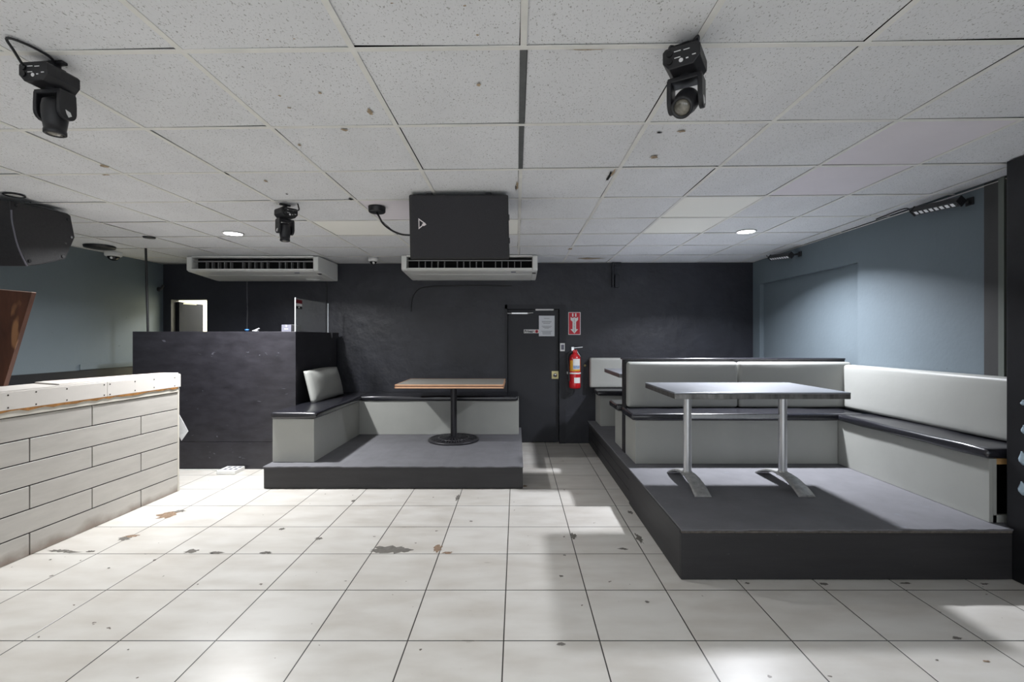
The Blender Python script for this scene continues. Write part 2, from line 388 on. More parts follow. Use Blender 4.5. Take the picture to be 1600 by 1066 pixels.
for i in range(kx0, kx1 + 2):
    x = X0 + i * T
    if not XL < x < XR: continue
    ys = [YF] + [Y0 + j * T for j in range(ky0, ky1 + 1) if YF < Y0 + j * T < YB] + [YB]
    for a, b_ in zip(ys, ys[1:]):
        dark = i == 0 and 1.5 < (a + b_) / 2 < 2.95
        w = bw * (1.15 if dark else 1)
        ce.add([(x - w, a, cz(x, a)), (x + w, a, cz(x, a)), (x + w, b_, cz(x, b_)), (x - w, b_, cz(x, b_)),
                (x - w, a, cz(x, a, .002)), (x + w, a, cz(x, a, .002)), (x + w, b_, cz(x, b_, .002)), (x - w, b_, cz(x, b_, .002))],
               [[0, 1, 2, 3], [4, 5, 6, 7], [0, 3, 7, 4], [1, 2, 6, 5]], 5 if dark else 3)
for j in range(ky0, ky1 + 1):
    y = Y0 + j * T
    if not YF < y < YB: continue
    ce.add([(XL, y - bw, cz(XL, y, -.0004)), (XR, y - bw, cz(XR, y, -.0004)), (XR, y + bw, cz(XR, y, -.0004)), (XL, y + bw, cz(XL, y, -.0004)),
            (XL, y - bw, cz(XL, y, .002)), (XR, y - bw, cz(XR, y, .002)), (XR, y + bw, cz(XR, y, .002)), (XL, y + bw, cz(XL, y, .002))], [[0, 1, 2, 3], [4, 5, 6, 7], [0, 1, 5, 4], [2, 3, 7, 6]], 3)
# perimeter angle
for (xa, xb, ya, yb) in ((XL, XL + .025, YF, YB), (XR - .025, XR, YF, YB), (XL, XR, YB - .025, YB)):
    q = [(xa, ya), (xb, ya), (xb, yb), (xa, yb)]
    ce.add([(x, y, cz(x, y, -.001)) for x, y in q] + [(x, y, cz(x, y, .001)) for x, y in q], [[0, 1, 2, 3], [4, 5, 6, 7]], 3)
for i, (u, v, w, h, mi) in enumerate([
        (162, 259, 13, 6, 6), (165, 273, 14, 3, 6), (500, 145, 7, 3, 6), (415, 283, 5, 4, 6), (578, 175, 9, 12, 6), (538, 203, 12, 4, 6), (746, 54, 7, 3, 6), (952, 275, 7, 16, 4), (958, 270, 4, 14, 6),
        (1030, 207, 8, 3, 4), (1065, 205, 14, 4, 6), (1022, 245, 14, 6, 6), (808, 290, 4, 14, 6), (806, 293, 2, 9, 4), (354, 271, 3, 6, 4), (548, 311, 8, 3, 4), (448, 303, 4, 2, 4),
        (915, 77, 60, 2, 6), (891, 389, 8, 3, 6), (920, 404, 50, 2.5, 6), (726, 8, 6, 3, 6), (612, 4, 7, 3, 6), (418, 61, 5, 2, 6), (460, 60, 5, 2, 6), (748, 132, 9, 5, 6), (452, 168, 7, 2, 6), (437, 149, 5, 3, 6), (468, 226, 5, 4, 6)]):
    d = VY - v; Y = 1.037 * F / d
    for _ in range(4): x = (u - UX) * Y / F; Y = (zc(x, Y) - H) * F / d
    pts = blob(x, Y, w * Y / F / 2 * 1.2, max(.004, h * Y * Y / (F * 1.037) / 2 * 1.2), 0, seed=300 + i, jag=.6)
    ce.add([(a, b_, cz(a, b_, -.0012 - .00003 * i)) for a, b_, _z in pts], [list(range(14))], mi)
ceil_ob = struct('ceiling', ce, [MT['tile'], MT['tile_plain'], MT['tile_new'], MT['tbar'], MT['void'], MT['tdark'], MT['rust']],
                 'white suspended ceiling of square fissured tiles, some replaced and stained', 'ceiling')

# back wall with its two door openings
D1 = (-4.77, -4.24, 1.985); D2 = (-.16, .672, 1.905); ZT = 2.6; TH = .14
wb = MB()
def seg(x0, x1, z0, z1): wb.box(x0, x1, YB, YB + TH, z0, z1)
seg(XL - .1, D1[0], 0, ZT); seg(D1[0], D1[1], D1[2], ZT); seg(D1[1], D2[0], 0, ZT); seg(D2[0], D2[1], D2[2], ZT); seg(D2[1], XR + .2, 0, ZT)
wb.box(D2[0] - .05, D2[1] + .05, YB + TH, YB + TH + .05, 0, ZT)
struct('wall_back', wb, MT['black_wall'], 'rough black painted back wall', 'wall')
wl = MB(); wl.box(XL - .12, XL, YF, YB, 0, ZT, mi=0); wl.box(XL, XL + .006, YF, YB - .002, 0, 1.084, mi=1)
wl.box(XL, XL + .012, 5.26, YB - .02, 1.09, 1.15, mi=0)
struct('wall_left', wl, [MT['blue_wall'], MT['dado']], 'blue grey left wall with black lower band', 'wall')
# right wall with a shallow recess
N0, N1, NZ, ND = 3.9, 6.33, 2.147, .055
N0 = 4.51
wr = MB()
wr.box(XR, XR + .2, YF, N0, 0, ZT); wr.box(XR, XR + .2, N1, YB, 0, ZT); wr.box(XR, XR + .2, N0, N1, 2.165, ZT); wr.box(XR + ND, XR + .2, N0, N1, 0, 2.165)
struct('wall_right', wr, MT['blue_wall'], 'blue grey right wall with a shallow bricked-up recess', 'wall')
t1 = MB(); t1.box(XR - .012, XR, 2.0, 3.28, 0, zc(XR, 3) - .002, mi=0); t1.box(XR - .03, XR - .012, 3.128, 3.166, 0, zc(XR, 3) - .003, mi=1)
struct('trim_1', t1, [MT['dark_panel'], MT['green_strip']], 'dark grey painted strip of wall behind the black pillar', 'trim')
pl = MB(); pl.box(2.957, 3.22, 2.0, 2.86, 0, zc(3, 2.8) - .002, bev=.006)
struct('pillar', pl, MT['pillar'], 'glossy black pillar at the right edge of the photo', 'pillar')
# wall behind the viewer: unseen, its three windows added to brighten the ceiling
wf = MB()
added_wins = [(-4.0, -2.0), (-1.4, .8), (1.2, 2.9)]
xs = [XL - .1] + [a for w in added_wins for a in w] + [XR + .2]
for k in range(0, len(xs), 2): wf.box(xs[k], xs[k + 1], YF - .15, YF, 0, ZT)
for a, b_ in added_wins: wf.box(a, b_, YF - .15, YF, 0, .3); wf.box(a, b_, YF - .15, YF, 2.3, ZT)
struct('wall_front', wf, MT['room'], 'pale wall behind the viewer with three windows', 'wall')
for k, (a, b_) in enumerate(added_wins):
    w = MB()
    w.box(a, a + .05, YF - .1, YF - .04, .3, 2.3); w.box(b_ - .05, b_, YF - .1, YF - .04, .3, 2.3); w.box(a, b_, YF - .1, YF - .04, .3, .35); w.box(a, b_, YF - .1, YF - .04, 2.25, 2.3)
    w.box((a + b_) / 2 - .02, (a + b_) / 2 + .02, YF - .09, YF - .05, .35, 2.25)
    struct('window_%d' % (k + 1), w, MT['white'], 'white window frame behind the viewer', 'window')

# door 1, half open, with the lit room behind
d1 = MB()
d1.box(D1[0], D1[0] + .03, YB - .01, YB + TH, 0, D1[2], mi=0); d1.box(D1[1] - .012, D1[1], YB - .005, YB + TH, 0, D1[2], mi=0); d1.box(D1[0], D1[1], YB - .01, YB + TH, D1[2] - .012, D1[2], mi=0)
door1 = struct('door_1', d1, MT['black_door'], 'narrow doorway with dark door standing open to a lit room', 'door')
lf = MB(); lf.prism([(D1[0] + .035, YB + .09), (D1[0] + .075, YB + .085), (-4.725, 7.14), (-4.76, 7.145)], 'Z', .01, 1.95)
part('door_leaf', lf, mat('matte_black_door', rgb(36, 37, 40), .9, spec=.05), door1)
cl = MB(); cl.tube([(D1[0] + .1, YB + .12, 1.93), (-4.6, 6.8, 1.93)], .012, sub=1); part('door_closer', cl, MT['chrome'], door1)
rm = MB()
rm.box(-5.1, -3.5, 8.3, 8.4, 0, 2.4); rm.box(-5.1, -5.0, YB + TH, 8.3, 0, 2.4); rm.box(-3.6, -3.5, YB + TH, 8.3, 0, 2.4); rm.box(-5.1, -3.5, YB + TH, 8.4, 2.4, 2.5); rm.box(-5.1, -3.5, YB + TH, 8.4, -.1, 0)
struct('wall_far_room', rm, MT['room'], 'cream walls of the small room beyond the open door', 'wall')

# door 2
d2 = MB()
d2.box(D2[0], D2[0] + .035, YB - .012, YB + .1, 0, D2[2]); d2.box(D2[1] - .085, D2[1], YB - .015, YB + .1, 0, D2[2]); d2.box(D2[0], D2[1], YB - .012, YB + .1, D2[2] - .06, D2[2])
door2 = struct('door_2', d2, MT['black_door'], 'black private door in the back wall with brass lock', 'door')
lf = MB(); lf.box(D2[0] + .04, D2[1] - .092, YB + .035, YB + .08, .008, D2[2] - .065, bev=.003); part('door_leaf', lf, MT['black_door'], door2)
yd = YB + .035
pp = lambda u, v: P(u, v, yd)
def plate(u0, v0, u1, v1, y=yd, th=.004, mi=0, mb=None, bev=0):
    a, b_ = P(u0, v1, y), P(u1, v0, y); mb = mb or MB()
    return mb.box(a.x, b_.x, y - th, y, a.z, b_.z, mi=mi, bev=bev)
cl = plate(799, 488.5, 825, 491.5, th=.05, bev=.006); cl.tube([P(789, 489.5, yd - .03), P(800, 490, yd - .02)], .008, sub=1); cl.tube([P(824, 489.8, yd - .03), P(833, 488.8, yd - .02)], .01, sub=1)
part('door_closer', cl, MT['chrome'], door2)
pc = plate(836.5, 480, 865, 485.5, y=yd - .001, th=.035, bev=.004); part('closer_cover', pc, MT['white'], door2)
lk = plate(862, 580, 872.5, 592, th=.006, bev=.001)
lock = part('lock_plate', lk, MT['brass'], door2)
c = P(867, 586.3, yd); kn = MB(); kn.lathe([(.0, .05), (.022, .048), (.028, .034), (.02, .02), (.013, .0)], c, 24, M=Matrix.Rotation(PI / 2, 4, 'X')); part('door_knob', kn, MT['chrome'], lock)
ck = MB(); ck.cyl(c + Vector((-.008, -.053, 0)), c + Vector((-.008, -.049, 0)), .011); part('keyhole', ck, MT['black_ink'], lock)

def flat_thing(name, mb, mats, label, cat, loc, group=None): return single(name, mb, mats, label, cat, loc, group)
# private sign
sg = plate(818.5, 515, 842, 520.8, mi=0); cpt = P(827.2, 518, yd - .0045); text_into(sg, 'Private', .05, cpt, mi=1, bold=.0015)
c = P(838.6, 518, yd - .0042); sg.cyl(c, c + Vector((0, -.001, 0)), .021, n=20, mi=2); sg.cyl(c + Vector((0, -.001, 0)), c + Vector((0, -.002, 0)), .009, n=12, mi=1)
single('door_sign', sg, [MT['white'], MT['black_ink'], MT['sign_red']], 'white sign reading Private on the black door', 'sign', P(830, 518, yd))
# printed notice
nt_ = plate(842, 493.5, 866.5, 525.5, y=yd - .004, th=.0015)
rr = random.Random(3); v = 497.5
for k, (n, gap) in enumerate(((1, 3), (3, 3), (3, 3), (4, 2))):
    for q in range(n):
        w = rr.uniform(6, 9) if (n > 1 and q < n - 1) else rr.uniform(3.5, 6.5)
        plate(854.2 - w, v, 854.2 + w, v + .55, y=yd - .0056, th=.0003, mi=1, mb=nt_); v += 1.55
    v += gap
single('paper_notice', nt_, [MT['paper'], MT['ink']], 'white typed paper notice taped on the black door', 'notice', P(854, 510, yd))
# little keypad plate on the jamb
yj = YB - .0155
kp = thing('wall_switch', 'small cream switch plate on the black door frame', 'switch', P(879, 542, yj))
part('plate', plate(875, 536.5, 882.5, 549, y=yj, th=.008, bev=.002), MT['white'], kp); part('rocker', plate(876.8, 538.8, 881.3, 546.5, y=yj - .008, th=.006), MT['box_grey'], kp)

# fire sign
yw = YB - .004
fs = plate(888, 488, 907, 523.2, y=yw, th=.004, mi=1); plate(888.8, 488.8, 906.2, 522.4, y=yw - .004, th=.001, mi=0, mb=fs)
def poly_at(mb, pts, y, th, mi):
    q = [P(u, v, y) for u, v in pts]; mb.prism([(p.x, p.z) for p in q], 'Y', y - th, y, mi=mi)
poly_at(fs, [(891.6, 495.5), (894.4, 497.2), (897.4, 496), (900.4, 497.2), (903.2, 495.5), (903.2, 500), (900.2, 503), (900.2, 514.5), (903.4, 514.5), (897.4, 521.3), (891.4, 514.5), (894.6, 514.5), (894.6, 503), (891.6, 500)], yw - .005, .001, 1)
plate(894, 489.8, 896, 495, y=yw - .005, th=.001, mi=1, mb=fs); plate(898.6, 489.8, 900.6, 495, y=yw - .005, th=.001, mi=1, mb=fs)
for k, ch in enumerate('FIRE EXTINGUISHER'):
    text_into(fs, ch, .013, P(897.4, 498.6 + k * 1.26, yw - .0062), mi=2, bold=.0004)
single('fire_sign', fs, [MT['sign_red'], MT['white'], MT['black_ink']], 'red and white fire extinguisher arrow sign on black wall', 'sign', P(897, 506, yw))
# extinguisher
ex = P(898.5, 607, 6.39); ex.y = 6.405
fe = thing('fire_extinguisher', 'red fire extinguisher hanging on black wall beside the private door', 'fire extinguisher', (ex.x, ex.y, ex.z))
cb = MB(); cb.lathe([(.0, 0), (.066, 0), (.076, .012), (.077, .05), (.077, .39), (.072, .425), (.052, .455), (.032, .47), (.028, .485), (0, .485)], ex, 40); part('cylinder', cb, MT['red'], fe)
def wrap(z0, z1, a0, a1, mats, name, r=.0785, mi=0):
    mb = MB(); n = 14; vs = []
    for z in (z0, z1):
        vs += [(ex.x + r * math.sin(a0 + (a1 - a0) * i / n), ex.y - r * math.cos(a0 + (a1 - a0) * i / n), ex.z + z) for i in range(n + 1)]
    mb.add(vs, [[i, i + 1, n + 2 + i, n + 1 + i] for i in range(n)], 0, True); return part(name, mb, mats, fe)
wrap(.235, .38, -1.1, .95, MT['yellow'], 'label'); wrap(.26, .40, -.45, .85, MT['white'], 'inspection_tag', .0796); wrap(.268, .31, -.4, .8, MT['blue_label'], 'label_band', .0806)
wrap(.075, .15, -.25, .95, MT['white'], 'label', .0785)
bd = MB(); bd.lathe([(.0785, .195), (.08, .197), (.08, .213), (.0785, .215)], ex, 32); bd.box(ex.x - .1, ex.x - .06, ex.y, 6.511, ex.z + .19, ex.z + .22); part('strap', bd, MT['white'], fe)
hd = MB(); hd.cyl(ex + Vector((0, 0, .47)), ex + Vector((0, 0, .515)), .026); hd.box(ex.x - .03, ex.x + .03, ex.y - .02, ex.y + .02, ex.z + .48, ex.z + .52, bev=.005); part('valve', hd, MT['red'], fe)
hn = MB(); a = math.radians(6)
hn.box(-.04, .105, -.013, .013, -.004, .006, M=Matrix.Translation(ex + Vector((0, 0, .545))) @ Matrix.Rotation(-a, 4, 'Y'), bev=.002)
hn.box(0, .1, -.012, .012, -.004, .004, M=Matrix.Translation(ex + Vector((.02, 0, .51))) @ Matrix.Rotation(1.0, 4, 'Y'), bev=.002)
hn.box(-.05, -.01, -.011, .011, .505, .56, M=Matrix.Translation(ex), bev=.004); part('handle', hn, MT['chrome'], fe)
ho = MB(); ho.tube([ex + Vector(q) for q in ((-.03, 0, .495), (-.09, -.02, .47), (-.1, -.02, .38), (-.085, -.02, .22), (-.08, -.03, .1))], .011); part('hose', ho, MT['plastic'], fe)
br = MB(); br.box(ex.x - .03, ex.x + .03, ex.y + .06, 6.511, ex.z + .3, ex.z + .5); part('bracket', br, MT['plastic'], fe)
dt = MB(); c = P(914, 571.5, 6.505); dt.lathe([(0, .012), (.012, .01), (.018, 0)], c, 16, M=Matrix.Rotation(PI / 2, 4, 'X')); single('wall_anchor', dt, MT['brass'], 'tiny yellow anchor in black wall right of the extinguisher', 'anchor', c)

# ------------------------------------------------------------------ left booth: platform, two benches, cushion, table
PX0, PX1, PY0, PZ = -2.42, .06, 4.534, .205
lp = thing('booth_platform', 'low charcoal platform carrying the table with copper coloured edge', 'platform', (-1.18, 5.5, 0))
rs = MB(); rs.box(PX0, PX1, PY0 + .02, 6.505, 0, PZ - .004); part('frame', rs, MT['riser'], lp)
fp = MB(); fp.box(PX0, PX1, PY0, PY0 + .02, .004, PZ - .002, bev=.003); part('front_board', fp, MT['riser'], lp)
def carpet(x0, x1, y0, y1, z, parent, seed, th=.012, over=.006):
    mb = MB(); rr = random.Random(seed); n = 48
    fr = [(x0 + (x1 - x0) * i / n, y0 - over - rr.uniform(0, .007), z - rr.uniform(0, .004)) for i in range(n + 1)]
    vs = [(x, y, zz + th) for x, y, zz in fr] + [(x, y1, z + th) for x, y, zz in fr] + [(x, y, zz + .002) for x, y, zz in fr] + [(x, y1, z) for x, y, zz in fr]
    m = n + 1
    fs_ = [[i, i + 1, m + i + 1, m + i] for i in range(n)] + [[2 * m + i, 2 * m + i + 1, i + 1, i] for i in range(n)] + [[3 * m + i, 3 * m + i + 1, 2 * m + i + 1, 2 * m + i] for i in range(n)]
    fs_ += [[0, m, 3 * m, 2 * m], [n, m + n, 3 * m + n, 2 * m + n]]
    mb.add(vs, fs_); return part('matting', mb, MT['carpet'], parent)
carpet(PX0 - .004, PX1 + .004, PY0, 6.505, PZ, lp, 5)
PZ += .012
G = None
b1 = thing('corner_bench', 'short grey bench with black seat against the black bar counter side', 'bench', (-2.2, 5.4, PZ), 'upholstered benches')
m = MB(); m.box(-2.41, -2.0, 4.678, 6.023, PZ + .001, .645, bev=.003); part('base', m, MT['base_vinyl'], b1)
m = MB(); m.cushion(-2.42, -1.965, 4.655, 6.02, .646, .712, rad=.022, puff=.008, wob=.0022, seed=4); part('seat_cushion', m, MT['black_vinyl'], b1)
b2 = thing('corner_bench', 'long grey bench with black seat along back wall behind copper-edged table', 'bench', (-.98, 6.25, PZ), 'upholstered benches')
m = MB(); m.box(-2.41, .03, 6.025, 6.5, PZ + .001, .645, bev=.003); part('base', m, MT['base_vinyl'], b2)
m = MB(); m.cushion(-1.995, .02, 6.0, 6.5, .646, .712, rad=.024, puff=.006, wob=.0022, seed=9)
m.cushion(-2.42, -2.0, 6.025, 6.5, .646, .708, rad=.012); part('seat_cushion', m, MT['black_vinyl'], b2)
# loose back cushion
bc = MB(); b = bmesh.new()
ny, nz = 16, 12; y0, y1 = 5.31, 6.15
for side in (0, 1):
    for i in range(ny + 1):
        for j in range(nz + 1):
            s_, t_ = i / ny, j / nz
            bulge = .055 * max(0, (1 - (2 * s_ - 1) ** 4)) ** .8 * max(0, 1 - (2 * t_ - 1) ** 4) ** .8
            x = -2.275 + (-.095) * t_ + .02 * s_ + (bulge + .02 if side == 0 else -.02)
            z = .722 + (.350 + .012 * math.sin(PI * s_)) * t_
            bc.v.append(Vector((x, y0 + (y1 - y0) * s_ - .02 * (1 - t_), z)))
W = (nz + 1); N1_ = (ny + 1) * W
def face(q): bc.f.append(q); bc.mi.append(0); bc.sm.append(True)
for i in range(ny):
    for j in range(nz):
        a0 = i * W + j; face([a0, a0 + W, a0 + W + 1, a0 + 1]); face([N1_ + a0, N1_ + a0 + 1, N1_ + a0 + W + 1, N1_ + a0 + W])
for i in range(ny):
    for j in (0, nz): a0 = i * W + j; face([a0, a0 + W, N1_ + a0 + W, N1_ + a0])
for j in range(nz):
    for i in (0, ny): a0 = i * W + j; face([a0, a0 + 1, N1_ + a0 + 1, N1_ + a0])
single('back_cushion', bc, MT['vinyl'], 'loose grey vinyl back cushion standing on the short bench beside the bar', 'cushion', (-2.28, 5.75, .715))

# table with copper edge
tx, ty = -.755, 5.70
tb = thing('pedestal_table', 'square table with copper edge on a round black iron base', 'table', (tx, ty, PZ))
m = MB(); m.box(tx - .605, tx + .605, 5.33, 6.08, .884, .922, bev=.012, seg=3); part('tabletop', m, MT['laminate'], tb)
for z0, z1 in ((.905, .9225), (.876, .896)):
    e = MB()
    o_, i_ = .615, .600
    e.box(tx - o_, tx + o_, 5.318, 5.335, z0, z1, bev=.006, seg=3); e.box(tx - o_, tx + o_, 6.075, 6.092, z0, z1, bev=.006, seg=3)
    e.box(tx - o_, tx - i_, 5.318, 6.092, z0, z1, bev=.006, seg=3); e.box(tx + i_, tx + o_, 5.318, 6.092, z0, z1, bev=.006, seg=3)
    part('edge_band', e, MT['copper'], tb)
e = MB(); e.box(tx - .608, tx + .608, 5.325, 6.085, .878, .904); part('edge_groove', e, MT['copper_dark'], tb)
m = MB(); m.cyl((tx, ty, PZ + .02), (tx, ty, .877), .037, n=28); m.lathe([(.16, .862), (.16, .876), (0, .876)], (tx, ty, 0), 24); part('pole', m, MT['iron'], tb)
m = MB()
m.lathe([(.275, .0), (.302, .0), (.306, .012), (.298, .024), (.275, .028), (.270, .02), (.275, 0)], (tx, ty, PZ), 56)
m.lathe([(0, .052), (.045, .05), (.06, .042), (.075, .03), (.075, .012), (0, .012)], (tx, ty, PZ), 32)
m.lathe([(.165, .012), (.185, .012), (.188, .034), (.165, .036), (.165, .012)], (tx, ty, PZ), 44)
for k in range(24):
    a = 2 * PI * k / 24
    M_ = Matrix.Translation((tx, ty, PZ)) @ Matrix.Rotation(a, 4, 'Z')
    m.prism([(.06, .03), (.28, .012), (.28, .024), (.06, .046)], 'Y', -.009, .009, M=M_)
    M2 = Matrix.Translation((tx, ty, PZ)) @ Matrix.Rotation(a + PI / 24, 4, 'Z')
    m.prism([(.175, .02), (.28, .012), (.28, .022), (.175, .03)], 'Y', -.006, .006, M=M2)
part('base_plate', m, MT['iron'], tb)

# ------------------------------------------------------------------ right booths
QX0, QY0, QZ = .979, 2.82, .297
rp = thing('booth_platform', 'long black platform by the right wall carrying the steel table', 'platform', (2.1, 4.6, 0))
m = MB(); m.box(QX0 + .02, 2.955, QY0 + .02, 2.87, 0, QZ - .002); m.box(QX0 + .02, XR - .032, 2.87, 6.505, 0, QZ - .002); part('frame', m, MT['riser'], rp)
m = MB(); m.box(QX0, 2.953, QY0, QY0 + .02, .004, QZ - .018, bev=.003); part('front_board', m, MT['riser'], rp)
m = MB(); m.box(QX0 + .004, 2.953, QY0 - .003, QY0 + .02, QZ - .017, QZ - .001, bev=.003); part('front_edge', m, MT['lip'], rp, 'worn wooden edge strip')
m = MB(); m.box(QX0, QX0 + .02, QY0 + .021, 4.12, .003, QZ - .004, bev=.002); part('side_board', m, MT['riser'], rp)
m = MB()
for a, b_ in ((.003, .10), (.104, .2), (.204, QZ - .004)): m.box(QX0 + .012, QX0 + .02, 4.13, 6.5, a, b_, bev=.002)
part('side_board', m, MT['riser'], rp)
c1 = carpet(QX0 + .001, 2.953, QY0, 2.872, QZ, rp, 11)
m = MB(); m.box(QX0 + .001, XR - .032, 2.872, 6.505, QZ, QZ + .012); part('matting', m, MT['carpet'], rp)
for k, (dx, dz) in enumerate(((-.012, .02), (.004, .028), (.01, -.02))):
    pass
QZ += .013
ZB = .702; ZS = .768
def bench(label, loc, base, seat, backs, seatkw=None, split=None):
    t = thing('booth_bench', label, 'bench', loc, 'upholstered benches')
    m = MB(); m.box(*base, bev=.003); part('base', m, MT['base_vinyl'], t)
    m = MB(); m.cushion(*seat, rad=.024, puff=.004, wob=.0018, seed=int(abs(loc[1]) * 10)); part('seat_cushion', m, MT['black_vinyl'], t)
    for k, q in enumerate(backs):
        m = MB(); m.cushion(*q, rad=.028, puff=.008, wob=.0022, seed=20 + k); part('backrest', m, MT['vinyl'], t)
    return t
XI = XR - .005
bench('grey booth bench facing the steel table, with two back pads', (2.1, 4.45, QZ),
      (1.072, 2.895, 4.266, 4.66, QZ, ZB), (1.03, 3.12, 4.235, 4.655, ZB + .001, ZS),
      [(1.072, 2.135, 4.555, 4.655, ZS + .006, 1.212), (2.145, 3.235, 4.555, 4.655, ZS + .006, 1.212)])
dv = thing('booth_divider', 'black capped partition between the two right hand booths', 'partition', (2.1, 4.73, QZ))
m = MB(); m.box(1.066, 3.235, 4.668, 4.785, QZ, 1.228); part('panel', m, MT['riser'], dv)
m = MB(); m.cushion(1.05, 3.238, 4.655, 4.798, 1.228, 1.246, rad=.008); part('cap', m, MT['black_vinyl'], dv)
bench('grey booth bench behind the partition, its black seat end showing', (2.1, 5.0, QZ),
      (1.075, 3.23, 4.79, 5.16, QZ, ZB), (1.015, 3.235, 4.80, 5.2, ZB + .001, ZS),
      [(1.09, 3.23, 4.80, 4.88, ZS + .006, 1.205)])
bench('grey booth bench against the black back wall right of the extinguisher', (2.1, 6.3, QZ),
      (1.085, 3.23, 6.1, 6.5, QZ, ZB), (1.035, 3.235, 6.06, 6.44, ZB + .001, ZS),
      [(.99, 3.235, 6.38, 6.488, ZS + .004, 1.178)])
# wall bench at right; its near end is an open box
sb = thing('booth_bench', 'grey bench along the right wall with open front end', 'bench', (3.05, 3.6, QZ), 'upholstered benches')
m = MB(); m.box(2.9, 2.925, 2.905, 4.545, QZ, ZB, bev=.002); m.box(2.925, 3.215, 2.905, 2.93, QZ, QZ + .045); m.box(2.925, 2.945, 2.905, 2.93, QZ, ZB); m.box(2.925, 3.215, 4.23, 4.25, QZ, ZB)
part('base', m, MT['base_vinyl'], sb)
m = MB(); m.box(2.926, 3.215, 2.906, 2.945, ZB - .035, ZB); part('rail', m, MT['wood_side'], sb, 'raw pine rail')
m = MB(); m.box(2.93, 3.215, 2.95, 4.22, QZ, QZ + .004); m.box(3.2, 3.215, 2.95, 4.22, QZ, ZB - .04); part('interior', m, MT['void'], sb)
m = MB(); m.cushion(2.865, 3.215, 2.885, 4.235, ZB + .001, ZS, rad=.024, puff=.004, wob=.003, seed=31); part('seat_cushion', m, MT['black_vinyl'], sb)
m = MB(); m.cushion(3.135, XI - .012, 2.89, 4.55, ZS + .006, 1.19, rad=.03, puff=.01, wob=.003, seed=33); part('backrest', m, MT['vinyl'], sb)

# steel tables
def steel_table(label, x0, x1, y0, y1, zt, feet, yc):
    t = thing('steel_table', label, 'table', ((x0 + x1) / 2, yc, QZ), 'steel tables')
    m = MB(); m.box(x0, x1, y0, y1, zt - .012, zt, bev=.004); part('tabletop', m, MT['steel_top'], t)
    m = MB(); m.box(x0 + .001, x1 - .001, y0 + .001, y1 - .001, zt - .046, zt - .012, bev=.003); part('edge', m, MT['steel_edge'], t)
    for xf in feet:
        m = MB(); m.cyl((xf, yc, QZ + .075), (xf, yc, zt - .045), .031, n=28); m.cyl((xf, yc, zt - .06), (xf, yc, zt - .046), .09, n=28); leg = part('leg', m, MT['steel'], t)
        m = MB(); n = 18; up, lo = [], []
        for i in range(n + 1):
            s_ = -1 + 2 * i / n; y = yc + .31 * s_
            zt_ = QZ + .012 + .085 * (1 - abs(s_) ** 2.1)
            up.append((y, zt_)); lo.append((y, max(QZ + (.0 if abs(s_) > .9 else .004), zt_ - .016 - .006 * (1 - abs(s_)))))
        vs, fs_ = [], []
        for i in range(n + 1):
            s_ = abs(-1 + 2 * i / n); w = .042 + .018 * s_
            vs += [(xf - w, up[i][0], up[i][1] - .006), (xf - w * .6, up[i][0], up[i][1]), (xf + w * .6, up[i][0], up[i][1]), (xf + w, up[i][0], up[i][1] - .006), (xf + w, lo[i][0], lo[i][1]), (xf - w, lo[i][0], lo[i][1])]
        for i in range(n):
            for k in range(6): fs_.append([i * 6 + k, i * 6 + (k + 1) % 6, (i + 1) * 6 + (k + 1) % 6, (i + 1) * 6 + k])
        m.add(vs, fs_, 0, True); m.add(vs, [[0, 1, 2, 3, 4, 5], [n * 6 + k for k in range(6)]])
        m.cyl((xf, yc, QZ + .07), (xf, yc, QZ + .105), .045, .032, n=28)
        part('foot', m, MT['steel_worn'], leg)
    m = MB(); m.box(feet[0] + .028, feet[1] - .028, yc - .012, yc + .012, .818, .852, bev=.006, seg=3); part('crossbar', m, MT['steel'], t)
    return t
steel_table('long steel table on two arched feet, in front on the platform', 1.082, 2.29, 3.24, 3.985, 1.07, (1.328, 2.068), 3.68)
steel_table('steel table mostly hidden behind the booth partition, corner showing', 1.085, 2.29, 5.0, 5.85, 1.07, (1.36, 2.05), 5.46)

# ------------------------------------------------------------------ black bar counter
dj = thing('bar_counter', 'tall black plywood bar counter below the wall air conditioner', 'counter', (-3.3, 5.8, 0))
m = MB(); m.box(-4.232, -2.434, 5.22, 5.25, .30, 1.515, bev=.002); part('front_panel', m, MT['booth'], dj)
m = MB(); m.box(-4.232, -2.434, 5.216, 5.25, .002, .297, bev=.002); part('plinth', m, MT['booth'], dj)
m = MB(); m.box(-2.464, -2.434, 5.251, 6.4, .002, 1.515, bev=.002); part('side_panel', m, MT['booth'], dj)
m = MB(); m.box(-4.232, -2.436, 5.222, 5.62, 1.5155, 1.5165); m.box(-2.86, -2.436, 5.62, 6.4, 1.5155, 1.5165)
m.box(-2.434, -2.41, 6.2, 6.42, 1.44, 1.516); part('top', m, MT['booth'], dj)
sh = thing('acrylic_screen', 'clear acrylic screen standing on the black bar counter', 'screen', (-2.445, 5.69, 1.517))
m = MB(); m.box(-2.449, -2.443, 5.236, 6.147, 1.517, 1.891); part('sheet', m, MT['acrylic'], sh)
for ya in (5.234, 6.143):
    m = MB(); m.box(-2.4505, -2.4415, ya, ya + .008, 1.517, 1.893); part('edge', m, MT['acrylic_edge'], sh)
st = MB()
def stick(z0, z1, mi): st.box(-2.4425, -2.4418, 5.25, 5.395, z0, z1, mi=mi)
stick(1.865, 1.876, 3); stick(1.832, 1.865, 0); stick(1.802, 1.832, 1); stick(1.772, 1.802, 2); st.box(-2.4418, -2.4414, 5.3, 5.335, 1.78, 1.796, mi=1)
part('sticker', st, [mat('red_sticker', rgb(120, 24, 34), .5), MT['white'], MT['black_ink'], mat('grey_sticker', rgb(120, 70, 74), .5)], sh, 'red, white and black sticker')
a, b_ = P(440, 517, 5.3), P(455, 507.5, 5.3)
